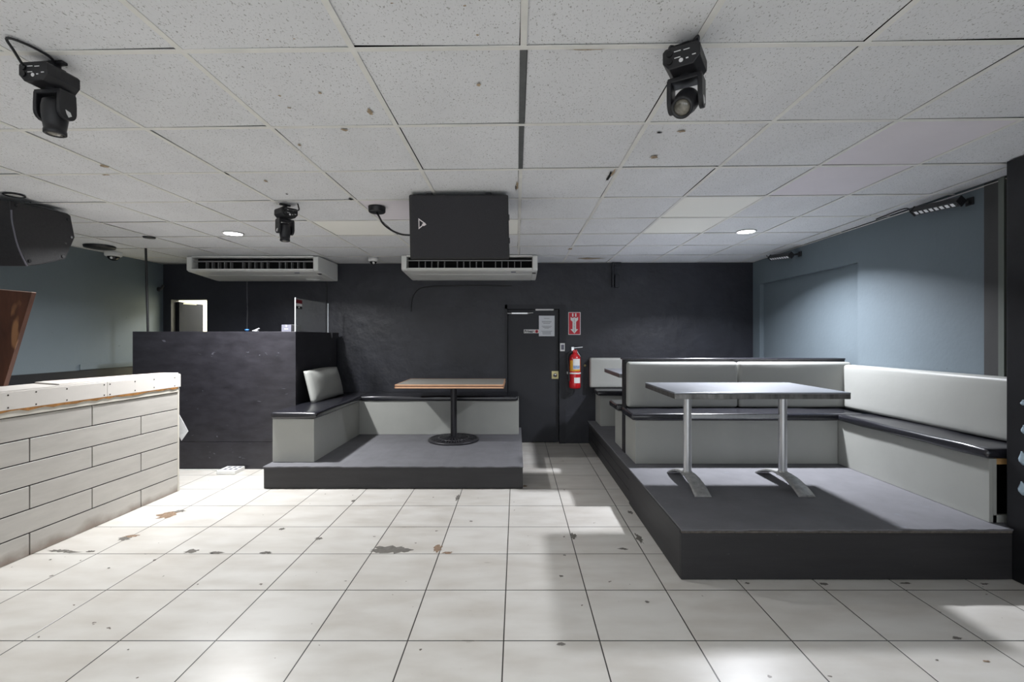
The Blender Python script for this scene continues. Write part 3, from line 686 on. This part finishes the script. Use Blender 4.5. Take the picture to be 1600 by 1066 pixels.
bx = thing('card_box', 'small grey and black box on the bar counter beside the screen', 'box', ((a.x + b_.x) / 2, 5.35, 1.517))
m = MB(); m.box(a.x, b_.x, 5.3, 5.31, 1.517, b_.z); part('face', m, MT['box_grey'], bx)
m = MB(); m.box(a.x, b_.x + .055, 5.31, 5.42, 1.517, b_.z + .001, bev=.002); part('case', m, MT['plastic'], bx)
m = MB(); c = P(447.2, 509.5, 5.299); m.box(c.x - .006, c.x + .006, 5.2985, 5.2995, c.z - .01, c.z + .01); m.box(c.x - .02, c.x + .02, 5.2985, 5.2995, c.z - .038, c.z - .03); part('print', m, MT['white_print'], bx)
cw = MB(); c = P(400, 516, 5.35); cw.cushion(c.x - .03, c.x + .02, 5.32, 5.38, 1.5175, 1.535, rad=.007, wob=.003, seed=2)
cw.box(-.006, .04, -.012, .012, -.004, .006, M=Matrix.Translation((c.x + .0, 5.35, 1.535)) @ Matrix.Rotation(-.45, 4, 'Y'), bev=.003)
single('white_rag', cw, MT['paper'], 'crumpled white rag on top of the black bar counter', 'rag', (c.x, 5.35, 1.5175))
bl = MB(); c = P(386, 516, 5.4); bl.lathe([(0, 0), (.012, 0), (.013, .012), (.022, .016), (.024, .022), (.014, .028), (0, .03)], (c.x, 5.4, 1.5172), 20); single('bottle_cap', bl, MT['blue'], 'small blue bottle cap on top of the black bar counter', 'cap', (c.x, 5.4, 1.5172))

# ------------------------------------------------------------------ white tiled counter on the left
wc = thing('tiled_counter', 'unfinished white counter clad in whitewashed plank tiles', 'counter', (-3.3, 3.4, 0))
ang = math.atan2(.049, 1.491); YE = 4.459; XE = -3.188
Mc = Matrix.Translation((XE, YE, 0)) @ Matrix.Rotation(-ang, 4, 'Z')       # local: +y back towards the end, face at x = 0
YN = -3.3
m = MB(); m.prism([(-.012, -.004), (-.15, -.004), (-.32, -.86), (-.34, YN), (-.012, YN)], 'Z', .0, 1.09, M=Mc); part('body', m, MT['white_paint'], wc)
m = MB(); m.box(-.0125, -.007, YN, -.002, 0, .96, mi=1, M=Mc)
hgt = .157
for r_ in range(6):
    z0, z1 = r_ * hgt - .006, (r_ + 1) * hgt - .009
    off = .42 if r_ % 2 == 0 else .868
    cuts = [0] + [-(off + k * .895) for k in range(4) if off + k * .895 < -YN] + [YN]
    for a, b_ in zip(cuts, cuts[1:]):
        m.box(-.008, 0, b_ + .0042, a - .0042, max(.002, z0 + .0022), z1 - .0032, bev=.0012, seg=1, M=Mc, mi=0)
part('tile_cladding', m, [MT['plank'], MT['grout']], wc)
m = MB(); m.box(-.012, .008, YN, .0, .936, .985, M=Mc, bev=.004); part('plaster_band', m, MT['white_paint'], wc, 'rough white plaster band')
m = MB(); rr = random.Random(8); n = 60; vs = []
for i in range(n + 1):
    y = YN + (-YN - .02) * i / n; d = rr.uniform(.006, .02)
    vs += [(.008, y, .985), (.0155, y, .986), (.014, y, .985 - d), (.006, y, .985 - d * 1.2)]
m.add([Mc @ Vector(q) for q in vs], [[i * 4 + k, i * 4 + k + 1, (i + 1) * 4 + k + 1, (i + 1) * 4 + k] for i in range(n) for k in range(3)]); part('glue_line', m, MT['glue'], wc, 'line of dried brown glue')
for a, b_ in ((-.004 + .02, -.757), (-.76, YN)):
    m = MB(); m.box(-.004, .016, min(a, b_), max(a, b_), .985, 1.1, bev=.002, M=Mc); fb = part('fascia_board', m, MT['white_board'], wc)
    for (yy, zz) in ([(-.06, 1.075), (-.06, 1.0), (-.3, 1.08), (-.3, 1.01), (-.5, 1.08), (-.5, 1.005), (-.735, 1.08), (-.735, 1.0)] if a > -.5 else [(-.785, 1.08), (-.785, 1.0), (-1.08, 1.08), (-1.08, 1.0), (-1.29, 1.082), (-1.29, 1.0), (-1.46, 1.08), (-1.46, 1.0)]):
        s_ = MB(); p = Mc @ Vector((.016, yy, zz)); s_.cyl(p, p + Vector((.001, 0, 0)), .0055, n=12); part('screw', s_, MT['screw'], fb)
m = MB(); m.prism([(.012, .012), (-.16, .004), (-.335, -.86), (-.36, YN), (.012, YN)], 'Z', 1.1, 1.108, M=Mc); part('worktop', m, MT['white_board'], wc)
m = MB(); m.prism([(.004, -.0), (-.15, -.03), (-.345, -.9), (-.33, -.98), (-.02, -1.1)], 'Z', 1.1085, 1.118, M=Mc); part('top_board', m, [MT['white_board']], wc)
m = MB(); m.prism([(-.149, -.031), (-.155, -.031), (-.352, -.905), (-.346, -.905)], 'Z', 1.109, 1.1185, M=Mc); part('board_edge', m, MT['pink_board'], wc, 'pinkish board edge')
m = MB(); m.prism([(0, .018), (-.15, .018), (-.15, -.003), (0, -.003)], 'Z', .0, .983, M=Mc); part('end_panel', m, MT['white_paint'], wc)
# sheet sticking out of its end
sheet = MB(); q = [P(277.2, 643, 4.49), P(285, 657, 4.5), P(294, 674, 4.52), P(283.5, 689, 4.53), P(279.5, 681, 4.5), P(276, 677, 4.488)]
q = [Vector((p.x, p.y, p.z)) for p in q]; n_ = Vector((.0, .003, 0))
sheet.add(q + [p + n_ for p in q], [[0, 1, 5], [1, 2, 3, 4, 5], [6, 7, 11], [7, 8, 9, 10, 11]] + [[i, (i + 1) % 6, 6 + (i + 1) % 6, 6 + i] for i in range(6)])
part('loose_flap', sheet, MT['paper'], wc, 'loose white sheet poking out at the end')
# brown board standing on the counter
bb = thing('brown_board', 'brown veneer board with slanted edge standing on the white counter', 'board', (-3.55, 3.32, 1.108))
pts = [P(5.5, 605, 3.28), P(50.5, 455, 3.28)]
zt_ = 1.77
m = MB(); m.prism([(-3.553, 1.1088), (-3.3565, 1.757), (-3.9, 1.805), (-3.9, 1.1088)], 'Y', 3.28, 3.31); part('panel', m, MT['brown'], bb)
m = MB(); m.prism([(-3.3565, 1.7575), (-3.358, 1.7625), (-3.9, 1.8105), (-3.9, 1.8055)], 'Y', 3.279, 3.311); part('top_edge', m, MT['pale_edge'], bb, 'pale top edge')

# power strip on the floor
ps = thing('power_strip', 'white socket block lying on floor by the black bar counter', 'power strip', (-3.07, 5.1, 0))
m = MB(); m.box(-3.17, -2.975, 5.0, 5.19, .001, .042, bev=.006); part('case', m, MT['white'], ps)
for k in range(3):
    for j in range(2):
        m = MB(); x = -3.13 + k * .056; y = 5.04 + j * .075; m.box(x, x + .034, y, y + .05, .042, .0428); part('socket', m, MT['box_grey'], ps)
m = MB(); m.tube([(-3.17, 5.1, .01), (-3.3, 5.16, .006), (-3.5, 5.17, .006), (-3.8, 5.16, .006)], .005); part('cord', m, MT['white'], ps)

# ------------------------------------------------------------------ speakers
SH = Matrix(((1, 0, 0, 0), (0, 1, -.18, .18 * 2.458), (0, .21, 1, -.21 * 3.33), (0, 0, 0, 1)))
def tilt(mb):
    mb.v = [SH @ Vector((-.408 + (v.x + .408) * (1 + .026 * (2.452 - v.z) / .44), v.y, v.z)) for v in mb.v]; return mb
spk = thing('ceiling_speaker', 'large black loudspeaker hung under ceiling in front of the wall unit', 'speaker', (-.41, 3.5, zc(-.41, 3.5)))
xa, xb, zb = -.758, -.058, 2.012; zt2 = 2.452
m = MB(); m.prism([(xa, 3.325), (xb, 3.325), (xb - .01, 3.62), (xb - .07, 3.74), (xa + .07, 3.74), (xa + .01, 3.62)], 'Z', zb, zt2, bev=.012, seg=3); part('cabinet', tilt(m), MT['texpaint'], spk)
m = MB(); n = 16; vs = []
for i in range(n + 1):
    x = xa + .022 + (xb - xa - .04) * i / n; yb_ = 3.322 - .012 * (1 - (2 * i / n - 1) ** 2)
    vs += [(x, yb_, zb + .012), (x, yb_, zt2 - .008)]
m.add(vs, [[2 * i, 2 * i + 2, 2 * i + 3, 2 * i + 1] for i in range(n)], 0, True)
m.add(vs + [(v_[0], 3.327, v_[2]) for v_ in vs], [[2 * i + k, 2 * i + 2 + k, 2 * n + 4 + 2 * i + k, 2 * n + 2 + 2 * i + k] for i in range(n) for k in (0, 1)])
gr = part('grille', tilt(m), MT['mesh'], spk)
def tri_badge(mb, pts, y, w):
    mb2 = mb
    c = sum((Vector(p) for p in pts), Vector((0, 0))) / 3
    inn = [tuple(c + (Vector(p) - c) * w) for p in pts]
    for i in range(3): mb2.prism([pts[i], pts[(i + 1) % 3], inn[(i + 1) % 3], inn[i]], 'Y', y - .004, y)
bg = MB(); y = 3.316
pq = [P(654.5, 340.5, y + .03), P(654.5, 357, y + .03), P(665.5, 348.3, y + .03)]; pq = [(p.x, p.z) for p in pq]
tri_badge(bg, pq, y, .68)
pq2 = [P(658.3, 348.5, y), P(661, 345.5, y), P(665.5, 348.3, y), P(661, 350.8, y)]; bg.prism([(p.x, p.z) for p in pq2], 'Y', y - .005, y); tilt(bg)
part('badge', bg, MT['logo'], spk, 'silver triangular badge')
for x in (-.62, -.2):
    m = MB(); m.box(x - .02, x + .02, 3.36, 3.40, zt2 - .04, zc(x, 3.4) + .0005); part('hanger', m, MT['plastic'], spk)
for za in (2.28, 2.12): m = MB(); m.box(xb - .004, xb + .004, 3.36, 3.4, za, za + .04, bev=.002); part('rigging_point', tilt(m), MT['plastic'], spk)
pd = thing('ceiling_puck', 'small round black ceiling box with a cable running to the loudspeaker', 'junction box', (-1.09, 3.7, zc(-1.09, 3.7)))
z0 = zc(-1.09, 3.7); m = MB(); m.lathe([(0, -.044), (.058, -.044), (.064, -.038), (.066, -.002), (.066, .0), (0, .0)], (-1.09, 3.7, z0), 32); part('housing', m, MT['plastic'], pd)
m = MB(); m.tube([(-1.09, 3.69, z0 - .044), P(592, 338, 3.66), P(599, 350, 3.6), P(612, 360, 3.58), P(626, 366, 3.57), P(638, 367.5, 3.55), Vector((-.74, 3.54, P(640, 367.5, 3.54).z))], .007); part('cable', m, MT['plastic'], pd)

# stage monitor hung at the far left
mo = thing('stage_monitor', 'black wedge stage monitor hung under ceiling at the left edge', 'speaker', (-3.78, 3.5, zc(-3.78, 3.5)))
sideY = lambda u: 3.5 * F / (UX - u)
def pm(u, v): Y = sideY(u); return (Y, H - (v - VY) * Y / F)
outl = [pm(16, 313), pm(106, 333.5), pm(111, 337), pm(117.5, 371), pm(103, 405), pm(62, 414), pm(42, 416), pm(31, 395), pm(22, 365), pm(17, 338)]
m = MB(); m.prism(outl, 'X', -4.06, -3.502, bev=.006); part('cabinet', m, MT['texpaint'], mo)
ctr = Vector((sum(p[0] for p in outl) / 10, sum(p[1] for p in outl) / 10)); inn = [tuple(ctr + (Vector(p) - ctr) * .95) for p in outl]
m = MB(); m.prism(inn, 'X', -3.503, -3.499, bev=.002); sp_ = part('side_panel', m, MT['texpaint'], mo)
m = MB(); tp = [(-3.499, a, b_) for a, b_ in (pm(42, 416), pm(34, 400), pm(27, 382), pm(22.5, 365), pm(18.5, 345), pm(17.5, 328))]; m.tube(tp, .005); part('edge_trim', m, mat('grey_edge_trim', rgb(104, 102, 112), .5), mo)
for u, v in ((25, 321), (106, 343), (111, 371), (98, 401), (46, 408)):
    Y, z = pm(u, v); m = MB(); m.cyl((-3.5, Y, z), (-3.494, Y, z), .011, n=16); part('screw', m, MT['plastic_gloss'], mo)
m = MB(); m.box(-3.82, -3.78, 3.47, 3.51, 2.38, zc(-3.8, 3.5) + .0005); part('hanger', m, MT['plastic'], mo)

# ------------------------------------------------------------------ moving head lights
def moving_head(name, label, loc, rot, tilt, cable, size=1., drop=.02):
    def part(nm, mb, mt, par):
        if nm != 'clamp': mb.v = [Vector((v.x * size, v.y * size, v.z * size - (drop if nm != 'cable' else 0))) for v in mb.v]
        return globals()['part'](nm, mb, mt, par)
    t = thing(name, label, 'stage light', (0, 0, 0), 'moving head stage lights')
    m = MB(); m.box(-.012, .012, -.012, .012, -.034 - drop, .0); m.box(-.03, .03, -.016, .016, -.036 - drop, -.02 - drop * .6, bev=.003); m.box(-.04, .04, -.012, .012, -.012, .0, bev=.003); part('clamp', m, MT['plastic'], t)
    m = MB(); m.prism([(-.062, -.04), (-.052, -.030), (.052, -.030), (.062, -.04), (.062, -.078), (.04, -.103), (-.04, -.103), (-.062, -.078)], 'Y', -.08, .045, bev=.003)
    for x in (-.0625, .0575):
        for k in range(5): m.box(x, x + .005, -.03 + k * .016, -.022 + k * .016, -.072, -.046)
    base = part('base', m, MT['plastic'], t)
    m = MB()
    for zq in (-.052, -.078): m.cyl((-.038, -.086, zq), (-.038, -.079, zq), .0105, n=18)
    part('socket', m, MT['plastic_gloss'], base)
    m = MB()
    for x, z, w, h in ((-.012, -.048, .022, .0025), (.018, -.05, .02, .0025), (-.012, -.07, .02, .0025), (.02, -.08, .008, .004), (.042, -.074, .012, .003)): m.box(x - w / 2, x + w / 2, -.0815, -.0795, z - h / 2, z + h / 2)
    m.cyl((.0, -.0815, -.082), (.0, -.0795, -.082), .007, n=18); part('panel_print', m, MT['white_print'], base)
    m = MB(); m.cyl((0, 0, -.11), (0, 0, -.1), .03); m.box(-.058, .058, -.032, .032, -.126, -.108, bev=.004)
    for sx in (-1, 1):
        arm = [(-.032, -.115), (.032, -.115), (.034, -.16)] + [(.034 * math.cos(a), -.19 + .034 * math.sin(a)) for a in [-(k * PI / 8) for k in range(0, 9)]] + [(-.034, -.16)]
        m.prism(arm, 'X', sx * .044, sx * .06, bev=.003)
    yoke = part('yoke', m, MT['plastic'], t)
    for sx in (-1, 1):
        lg = MB(); x = sx * .0602; lg.prism([(-.012, -.186), (.006, -.19), (.012, -.203), (.0, -.212), (-.008, -.2)], 'X', x, x + sx * .0012); part('badge', lg, MT['white_print'], yoke)
    M_ = Matrix.Translation((0, 0, -.19)) @ Matrix.Rotation(tilt, 4, 'X')
    m = MB(); m.lathe([(0, .052), (.03, .05), (.039, .042), (.0425, .02), (.0425, -.01), (.037, -.05), (.034, -.07), (.036, -.072), (.036, -.086), (.03, -.089), (.0265, -.08), (0, -.074)], (0, 0, 0), 28, M=M_)
    for a in (.4, 1.2, 1.9): m.cyl(M_ @ Vector((.04 * math.cos(a - 2.7), .04 * math.sin(a - 2.7), .0)), M_ @ Vector((.0425 * math.cos(a - 2.7), .0425 * math.sin(a - 2.7), .0)), .004, n=10)
    hd = part('head', m, MT['plastic'], t)
    m = MB(); m.lathe([(.0265, -.082), (.022, -.087), (.012, -.091), (0, -.092)], (0, 0, 0), 24, M=M_); part('lens', m, MT['lens'], hd)
    m = MB(); m.tube(cable, .0048); part('cable', m, MT['plastic'], t)
    t.rotation_euler = (0, 0, rot); t.location = loc
    return t
def on_ceil(x, y): return (x, y, zc(x, y) + .0002)
moving_head('moving_head_light', 'black moving head light hung from ceiling at upper left corner', on_ceil(-1.70, 1.745), -.1, 0.0,
            [(-.04, -.08, -.06), (-.022, -.125, -.03), (.0, -.165, -.008), (.025, -.12, -.005), (.03, -.05, -.006), (.01, -.01, -.008)], .92, .012)
moving_head('moving_head_light', 'black moving head light on ceiling right of centre, lens tilted forward', on_ceil(.60, 1.675), -.55, -.95,
            [(.02, -.02, -.02), (.045, -.03, -.005), (.03, .02, -.003), (-.02, .02, -.006), (-.038, -.06, -.03), (-.04, -.08, -.065)], 1.0, .017)
moving_head('moving_head_light', 'black moving head light farther back on ceiling, above the black bar counter', on_ceil(-1.76, 3.60), .9, 0.0,
            [(-.01, -.08, -.06), (.05, -.11, -.055), (.055, -.1, -.02), (.055, -.09, .0)], .98, .01)

# ------------------------------------------------------------------ air conditioners
def air_con(label, x0, x1, led_side):
    zf = zc((x0 + x1) / 2, 6.0) - .004; y0, y1 = 5.85, 6.5
    t = thing('air_conditioner', label, 'air conditioner', ((x0 + x1) / 2, 6.2, zf), 'ceiling air conditioners')
    prof = [(y0 + .012, zf), (y1, zf), (y1, zf - .235), (y1 - .08, zf - .236), (y0 + .03, zf - .192), (y0, zf - .175), (y0, zf - .012)]
    for xa, xb in ((x0, x0 + .065), (x1 - .065, x1)):
        m = MB(); m.prism(prof, 'X', xa, xb, bev=.012, seg=3); part('end_cap', m, MT['ac'], t)
    # casing with the outlet cut out of its front
    m = MB()
    xa, xb = x0 + .066, x1 - .066
    m.box(xa, xb, y0, y1, zf - .018, zf, bev=.002)
    m.prism([(y0, zf - .159), (y0 + .03, zf - .159), (y0 + .2, zf - .185), (y1, zf - .212), (y1, zf - .235), (y1 - .1, zf - .2345), (y0 + .03, zf - .192), (y0, zf - .176)], 'X', xa, xb)
    m.box(xa, xb, y0 + .22, y0 + .24, zf - .21, zf - .018)
    part('casing', m, MT['ac'], t)
    m = MB(); m.box(xa, xb, y0 + .12, y0 + .13, zf - .176, zf - .018); part('outlet_void', m, MT['void'], t)
    m = MB(); m.box(xa + .004, xb - .004, y0 + .03, y0 + .1, zf - .062, zf - .058); m.box(xa + .004, xb - .004, y0 + .022, y0 + .032, zf - .07, zf - .056, bev=.003)
    part('flap', m, MT['ac_in'], t)
    n = 26
    for k in range(17):
        if k in (5, 11): continue
        x = xa + .14 + (xb - xa - .28) * k / 16; m = MB(); m.box(x - .005, x + .005, y0 + .06, y0 + .115, zf - .165, zf - .066); part('vane', m, MT['ac_in'], t)
    m = MB(); m.prism([(y0 + .24, zf - .209), (y1 - .12, zf - .233), (y1 - .12, zf - .2358), (y0 + .24, zf - .2115)], 'X', xa + .1, xb - .02); part('intake_panel', m, MT['ac'], t)
    m = MB(); c = Vector((x1 - .3, y0 + .085, zf - .1972)); m.box(-.03, .03, -.012, .012, -.003, .001, M=Matrix.Translation(c) @ Matrix.Rotation(-.085, 4, 'X'), bev=.001); part('logo', m, mat('blue_logo', rgb(48, 52, 96), .5), t)
    m = MB(); m.box(-.022, .022, -.02, .02, -.003, .002, M=Matrix.Translation((x1 - .04, y0 + .15, zf - .2025)) @ Matrix.Rotation(-.085, 4, 'X')); part('display', m, MT['plastic_gloss'], t)
    return t
a1 = air_con('white under-ceiling air conditioner above the black bar counter', -4.08, -2.45, 1)
m = MB(); c = P(489, 441, 6.3); m.lathe([(0, -.02), (.06, -.018), (.085, -.006), (.09, 0), (0, .004)], (c.x, 6.3, a1.location.z - .235), 28); m.cyl((c.x, 6.3, a1.location.z - .24), (c.x, 6.3, a1.location.z - .2), .03); part('drain_cup', m, MT['ac'], a1)
air_con('white under-ceiling air conditioner below the hanging loudspeaker', -1.425, .262, 1)

# ------------------------------------------------------------------ lamps
LAMPS = []
def downlight(label, x, y, lit=True, k=1.):
    z = zc(x, y)
    t = thing('ceiling_downlight', label, 'downlight', (x, y, z), 'recessed round ceiling lights')
    m = MB(); m.lathe([(.082 * k, 0), (.095 * k, -.001), (.096 * k, -.005), (.084 * k, -.008), (.078 * k, -.003), (.082 * k, 0)], (x, y, z - .0005), 36); part('trim_ring', m, MT['white'] if lit else MT['plastic'], t)
    m = MB(); m.lathe([(0, -.0045), (.05 * k, -.0045), (.0785 * k, -.003), (.078 * k, -.001), (0, -.001)], (x, y, z), 36); part('diffuser', m, MT['glow'] if lit else MT['off'], t)
    if lit: LAMPS.append((x, y, z - .012))
    return t
downlight('lit round ceiling downlight on the left, above the bar counter', -2.74, 4.58)
downlight('lit round ceiling downlight on the right, above the booth partition', 2.26, 4.66)
downlight('unlit round downlight with dark rim above the stage monitor', -3.5, 3.3, False, .62)
for (x, y) in ((-2.7, .7), (-.25, .75), (-2.7, -2.0), (-.25, -2.0), (2.3, -2.0)):
    downlight('lit round ceiling downlight over the floor near the viewer', x, y)

def led_bar(label, xw, yw_, zw, ya, yb_, za, zb_, cable):
    t = thing('led_bar', label, 'stage light', (xw, yw_, zw), 'wall mounted LED bars')
    A, B = Vector((XR - .12, yb_, zb_)), Vector((XR - .12, ya, za))            # far end, near end
    d = (B - A); L_ = d.length; d.normalize()
    up = Vector((.55, 0, .84)); nrm = Vector((-.62, -.25, -.74)); nrm = (nrm - d * nrm.dot(d)).normalized(); side = d.cross(nrm).normalized()
    Rm = Matrix((d, side, nrm)).transposed().to_4x4(); Rm.translation = A
    m = MB(); m.box(0, L_, -.026, .026, -.05, 0, bev=.006, M=Rm); m.box(L_, L_ + .012, -.03, .03, -.055, .004, bev=.004, M=Rm); m.box(-.012, 0, -.03, .03, -.055, .004, bev=.004, M=Rm); part('housing', m, MT['plastic'], t)
    for k in range(8):
        m = MB(); s_ = L_ / 8.6; q = .3 * s_ + s_ * k; m.box(q + .007, q + s_ - .011, -.014, .014, .0, .0035, bev=.002, M=Rm); part('led_cell', m, MT['led'], t)
    m = MB(); e = B + d * .005
    m.tube([e, Vector((XR - .06, yw_ + .06, zw)), (XR - .012, yw_, zw)], .011, sub=4); m.box(XR - .012, XR, yw_ - .03, yw_ + .03, zw - .028, zw + .028, bev=.004)
    part('bracket', m, MT['plastic'], t); m = MB()
    m.box(-.02, .02, -.008, .008, -.06, -.03, M=Rm @ Matrix.Translation((L_ * .5, 0, 0)))
    m.tube([A + d * L_ * .5 - nrm * .05, (XR - .004, (ya + yb_) / 2, (za + zb_) / 2 + .04)], .009, sub=1)
    part('arm', m, MT['plastic'], t)
    m = MB(); m.tube(cable, .005); part('cable', m, MT['plastic'], t)
A_ = P(1424, 334, 3.75); B_ = P(1500, 316, 3.30)
led_bar('black LED bar with eight cells on right wall, nearer the pillar', XR, 3.39, P(1516, 313, 3.39).z - .01, 3.36, 3.74, P(1500, 319, 3.36).z, P(1424, 333, 3.74).z - .005,
        [(XR - .125, 3.76, P(1424, 333, 3.75).z + .02), (XR - .1, 3.85, zc(XR, 3.85) - .012), (XR - .06, 4.2, zc(XR, 4.2) - .006)])
led_bar('small distant black LED bar on right wall near the back corner', XR, 5.42, P(1246, 397, 5.42).z, 5.43, 5.86, P(1234, 398, 5.4).z - .02, P(1207, 404, 5.8).z,
        [(XR - .125, 5.87, P(1208, 400, 5.8).z), (XR - .1, 5.95, zc(XR, 5.9) - .02), (XR - .08, 6.0, zc(XR, 6))])

# dome cameras, ceiling speaker, cables
def dome(label, x, y, r):
    z = zc(x, y); t = thing('dome_camera', label, 'camera', (x, y, z), 'dome security cameras')
    m = MB(); m.lathe([(0, -.05), (r * .8, -.05), (r * .95, -.044), (r, -.03), (r, 0), (0, 0)], (x, y, z), 28); part('mount', m, MT['white'], t)
    m = MB(); m.lathe([(0, -r * .72 - .03)] + [(r * .72 * math.cos(a), -.045 - r * .62 * math.sin(a)) for a in (1.3, 1.0, .7, .4, 0)], (x, y, z), 24); part('dome', m, MT['plastic_gloss'], t)
    m = MB(); m.lathe([(0, .012), (.012, .008), (.016, 0)], (x + .015, y - r * .55, z - .07), 14, M=Matrix.Rotation(PI / 2 + .4, 4, 'X')); part('lens', m, MT['white_print'], t)
dome('white dome camera on ceiling edge above the blue grey left wall', -4.74, 5.57, .085)
dome('white dome camera on ceiling between the two air conditioners', -1.83, 6.05, .062)
x, y = -4.55, 5.17; z = zc(x, y); m = MB(); m.lathe([(0, -.03), (.1, -.03), (.135, -.024), (.14, -.004), (.14, 0), (0, 0)], (x, y, z), 32)
single('ceiling_vent', m, MT['plastic'], 'flat round black disc on ceiling beside the left dome camera', 'vent', (x, y, z))
x, y = -3.66, 4.72; z = zc(x, y); m = MB(); m.lathe([(0, -.012), (.05, -.012), (.055, 0), (0, 0)], (x, y, z), 24)
single('ceiling_disc', m, MT['plastic'], 'small black disc on ceiling tile left of the lit downlight', 'disc', (x, y, z))
def cable(name, pts, r, label, m=MT['plastic']):
    mb = MB(); mb.tube(pts, r); return single(name, mb, m, label, 'cable', pts[0])
cable('hanging_cable', [(-4.165, 5.32, zc(-4.165, 5.32)), (-4.16, 5.33, 2.0), (-4.14, 5.32, 1.5), (-4.13, 5.32, .9), (-4.13, 5.36, .006)], .012, 'black cable hanging from ceiling behind left end of the bar')
cable('wall_cable', [P(510.5, 430, 6.505), P(510, 500, 6.505), P(510, 560, 6.505), P(510, 610, 6.505)], .01, 'thin black cable running down wall behind the acrylic screen')
cable('wall_cable', [P(386, 440, 6.505), P(386.5, 480, 6.505), P(386, 520, 6.505), P(386, 600, 6.505)], .009, 'thin grey cable running down wall behind the blue cap', mat('grey_cable', rgb(84, 84, 90), .5))
cable('wall_cable', [P(643, 487, 6.507), P(643.5, 470, 6.507), P(648, 458, 6.507), P(660, 449.5, 6.507), P(690, 447, 6.507), P(740, 446, 6.507), P(800, 447, 6.507)], .008, 'black painted cable bending in an arch below the right air conditioner')
cd = thing('wall_conduit', 'black conduit and box dropping from ceiling on the back wall', 'conduit', P(960, 430, 6.5))
a = P(955.5, 449, 6.5); b_ = P(958.5, 409, 6.5); m = MB(); m.box(a.x, b_.x, 6.45, 6.509, a.z, zc(1.35, 6.5), bev=.004); part('conduit', m, MT['black_door'], cd)
a = P(959.5, 450, 6.5); b_ = P(966, 430, 6.5); m = MB(); m.box(a.x, b_.x, 6.43, 6.509, a.z, b_.z, bev=.006); part('box', m, MT['black_door'], cd); m = MB(); m.box(b_.x - .06, b_.x + .035, 6.46, 6.509, zc(1.35, 6.5) - .05, zc(1.35, 6.5), bev=.004); part('ceiling_plate', m, MT['black_door'], cd)
hk = MB(); p = Vector((XL, 6.42, P(248, 452, 6.42).z)); hk.tube([p, p + Vector((.05, -.02, .0)), p + Vector((.09, -.03, .05))], .016); hk.cyl(p, p + Vector((.01, 0, 0)), .03)
single('wall_hook', hk, MT['plastic'], 'dark hook in the far left corner of the blue grey wall', 'hook', p)

# pale fittings on the pillar
def fitting(label, u, v, w, h):
    Y = 2.957 * F / (u - UX); z = H - (v - VY) * Y / F; c = Vector((2.957, Y, z))
    t = thing('wall_cup', label, 'cup', c, 'pale blue cups on the pillar')
    M_ = Matrix.Rotation(-.35, 4, 'Y')
    m = MB(); m.lathe([(0, -h * .5), (w * .35, -h * .47), (w * .48, -h * .2), (w * .46, -h * .02), (w * .3, h * .18), (w * .1, h * .42), (.004, h * .5), (0, h * .5)], c + Vector((-w * .3, 0, 0)), 28, M=M_); part('bowl', m, MT['frost'], t)
    m = MB(); m.tube([c, c + Vector((-w * .25, 0, h * .1))], .006, sub=1); m.cyl(c, c + Vector((-.006, 0, 0)), .016, n=16); part('pin', m, MT['white'], t)
fitting('pale blue cup fixed to the black pillar, lowest of four', 1604, 763, .055, .08)
fitting('pale blue cup fixed to the black pillar, second from bottom', 1604, 716, .052, .08)
fitting('small pale cup on the black pillar, second from top', 1605, 671, .04, .05)
fitting('small pale cup on the black pillar, topmost of four', 1602, 629, .032, .03)

# ------------------------------------------------------------------ light
def area(name, loc, rot, sx, sy, watts, col=(1, 1, 1), shape='RECTANGLE'):
    l = bpy.data.lights.new(name, 'AREA'); l.shape = shape; l.size = sx; l.size_y = sy; l.energy = watts; l.color = col
    o = bpy.data.objects.new(name, l); C.objects.link(o); o.location = loc; o.rotation_euler = rot; return o
for i, (x, y, z) in enumerate(LAMPS):
    if y > 3:
        o = area('downlight_lamp', (x, y, z), (0, 0, 0), .15, .15, 82 if x > 0 else 68, (.91, .935, 1) if x > 0 else (.975, .985, 1), 'DISK'); o.data.spread = math.radians(138 if x > 0 else 152)
        continue
    l = bpy.data.lights.new('downlight_lamp', 'SPOT'); l.energy = 84 if y > 0 else 120; l.spot_size = math.radians(126); l.spot_blend = .5; l.shadow_soft_size = .06; l.color = (.97, .985, 1)
    o = bpy.data.objects.new('downlight_lamp', l); C.objects.link(o); o.location = (x, y, z)
for k, (a, b_) in enumerate(added_wins):
    area('window_daylight', ((a + b_) / 2, YF + .02, 1.3), (PI / 2, 0, 0), b_ - a - .1, 1.9, 13 * (b_ - a) / 2, (.97, .985, 1))  # fill lamps added in the unseen openings to lift the ambient light
area('far_room_lamp', (-4.2, 7.5, 2.36), (0, 0, 0), .5, .5, 60, (1, .98, .9))
w = bpy.data.worlds.new('World'); bpy.context.scene.world = w; w.use_nodes = True
w.node_tree.nodes['Background'].inputs[0].default_value = (.75, .85, 1, 1); w.node_tree.nodes['Background'].inputs[1].default_value = 1.0

# ------------------------------------------------------------------ camera
cam = bpy.data.cameras.new('Camera'); cam.sensor_width = 36; cam.sensor_fit = 'HORIZONTAL'; cam.lens = 36 * F / 1600
cam.shift_x = -(UX - 800) / 1600; cam.shift_y = -(533 - VY) / 1600; cam.clip_start = .05
co = bpy.data.objects.new('Camera', cam); C.objects.link(co); co.location = (0, 0, H); co.rotation_euler = (PI / 2, 0, 0)
sc = bpy.context.scene; sc.camera = co
sc.view_settings.view_transform = 'Standard'; sc.view_settings.look = 'None'; sc.view_settings.gamma = 1; sc.view_settings.exposure = 0.26
sc.view_settings.use_curve_mapping = False
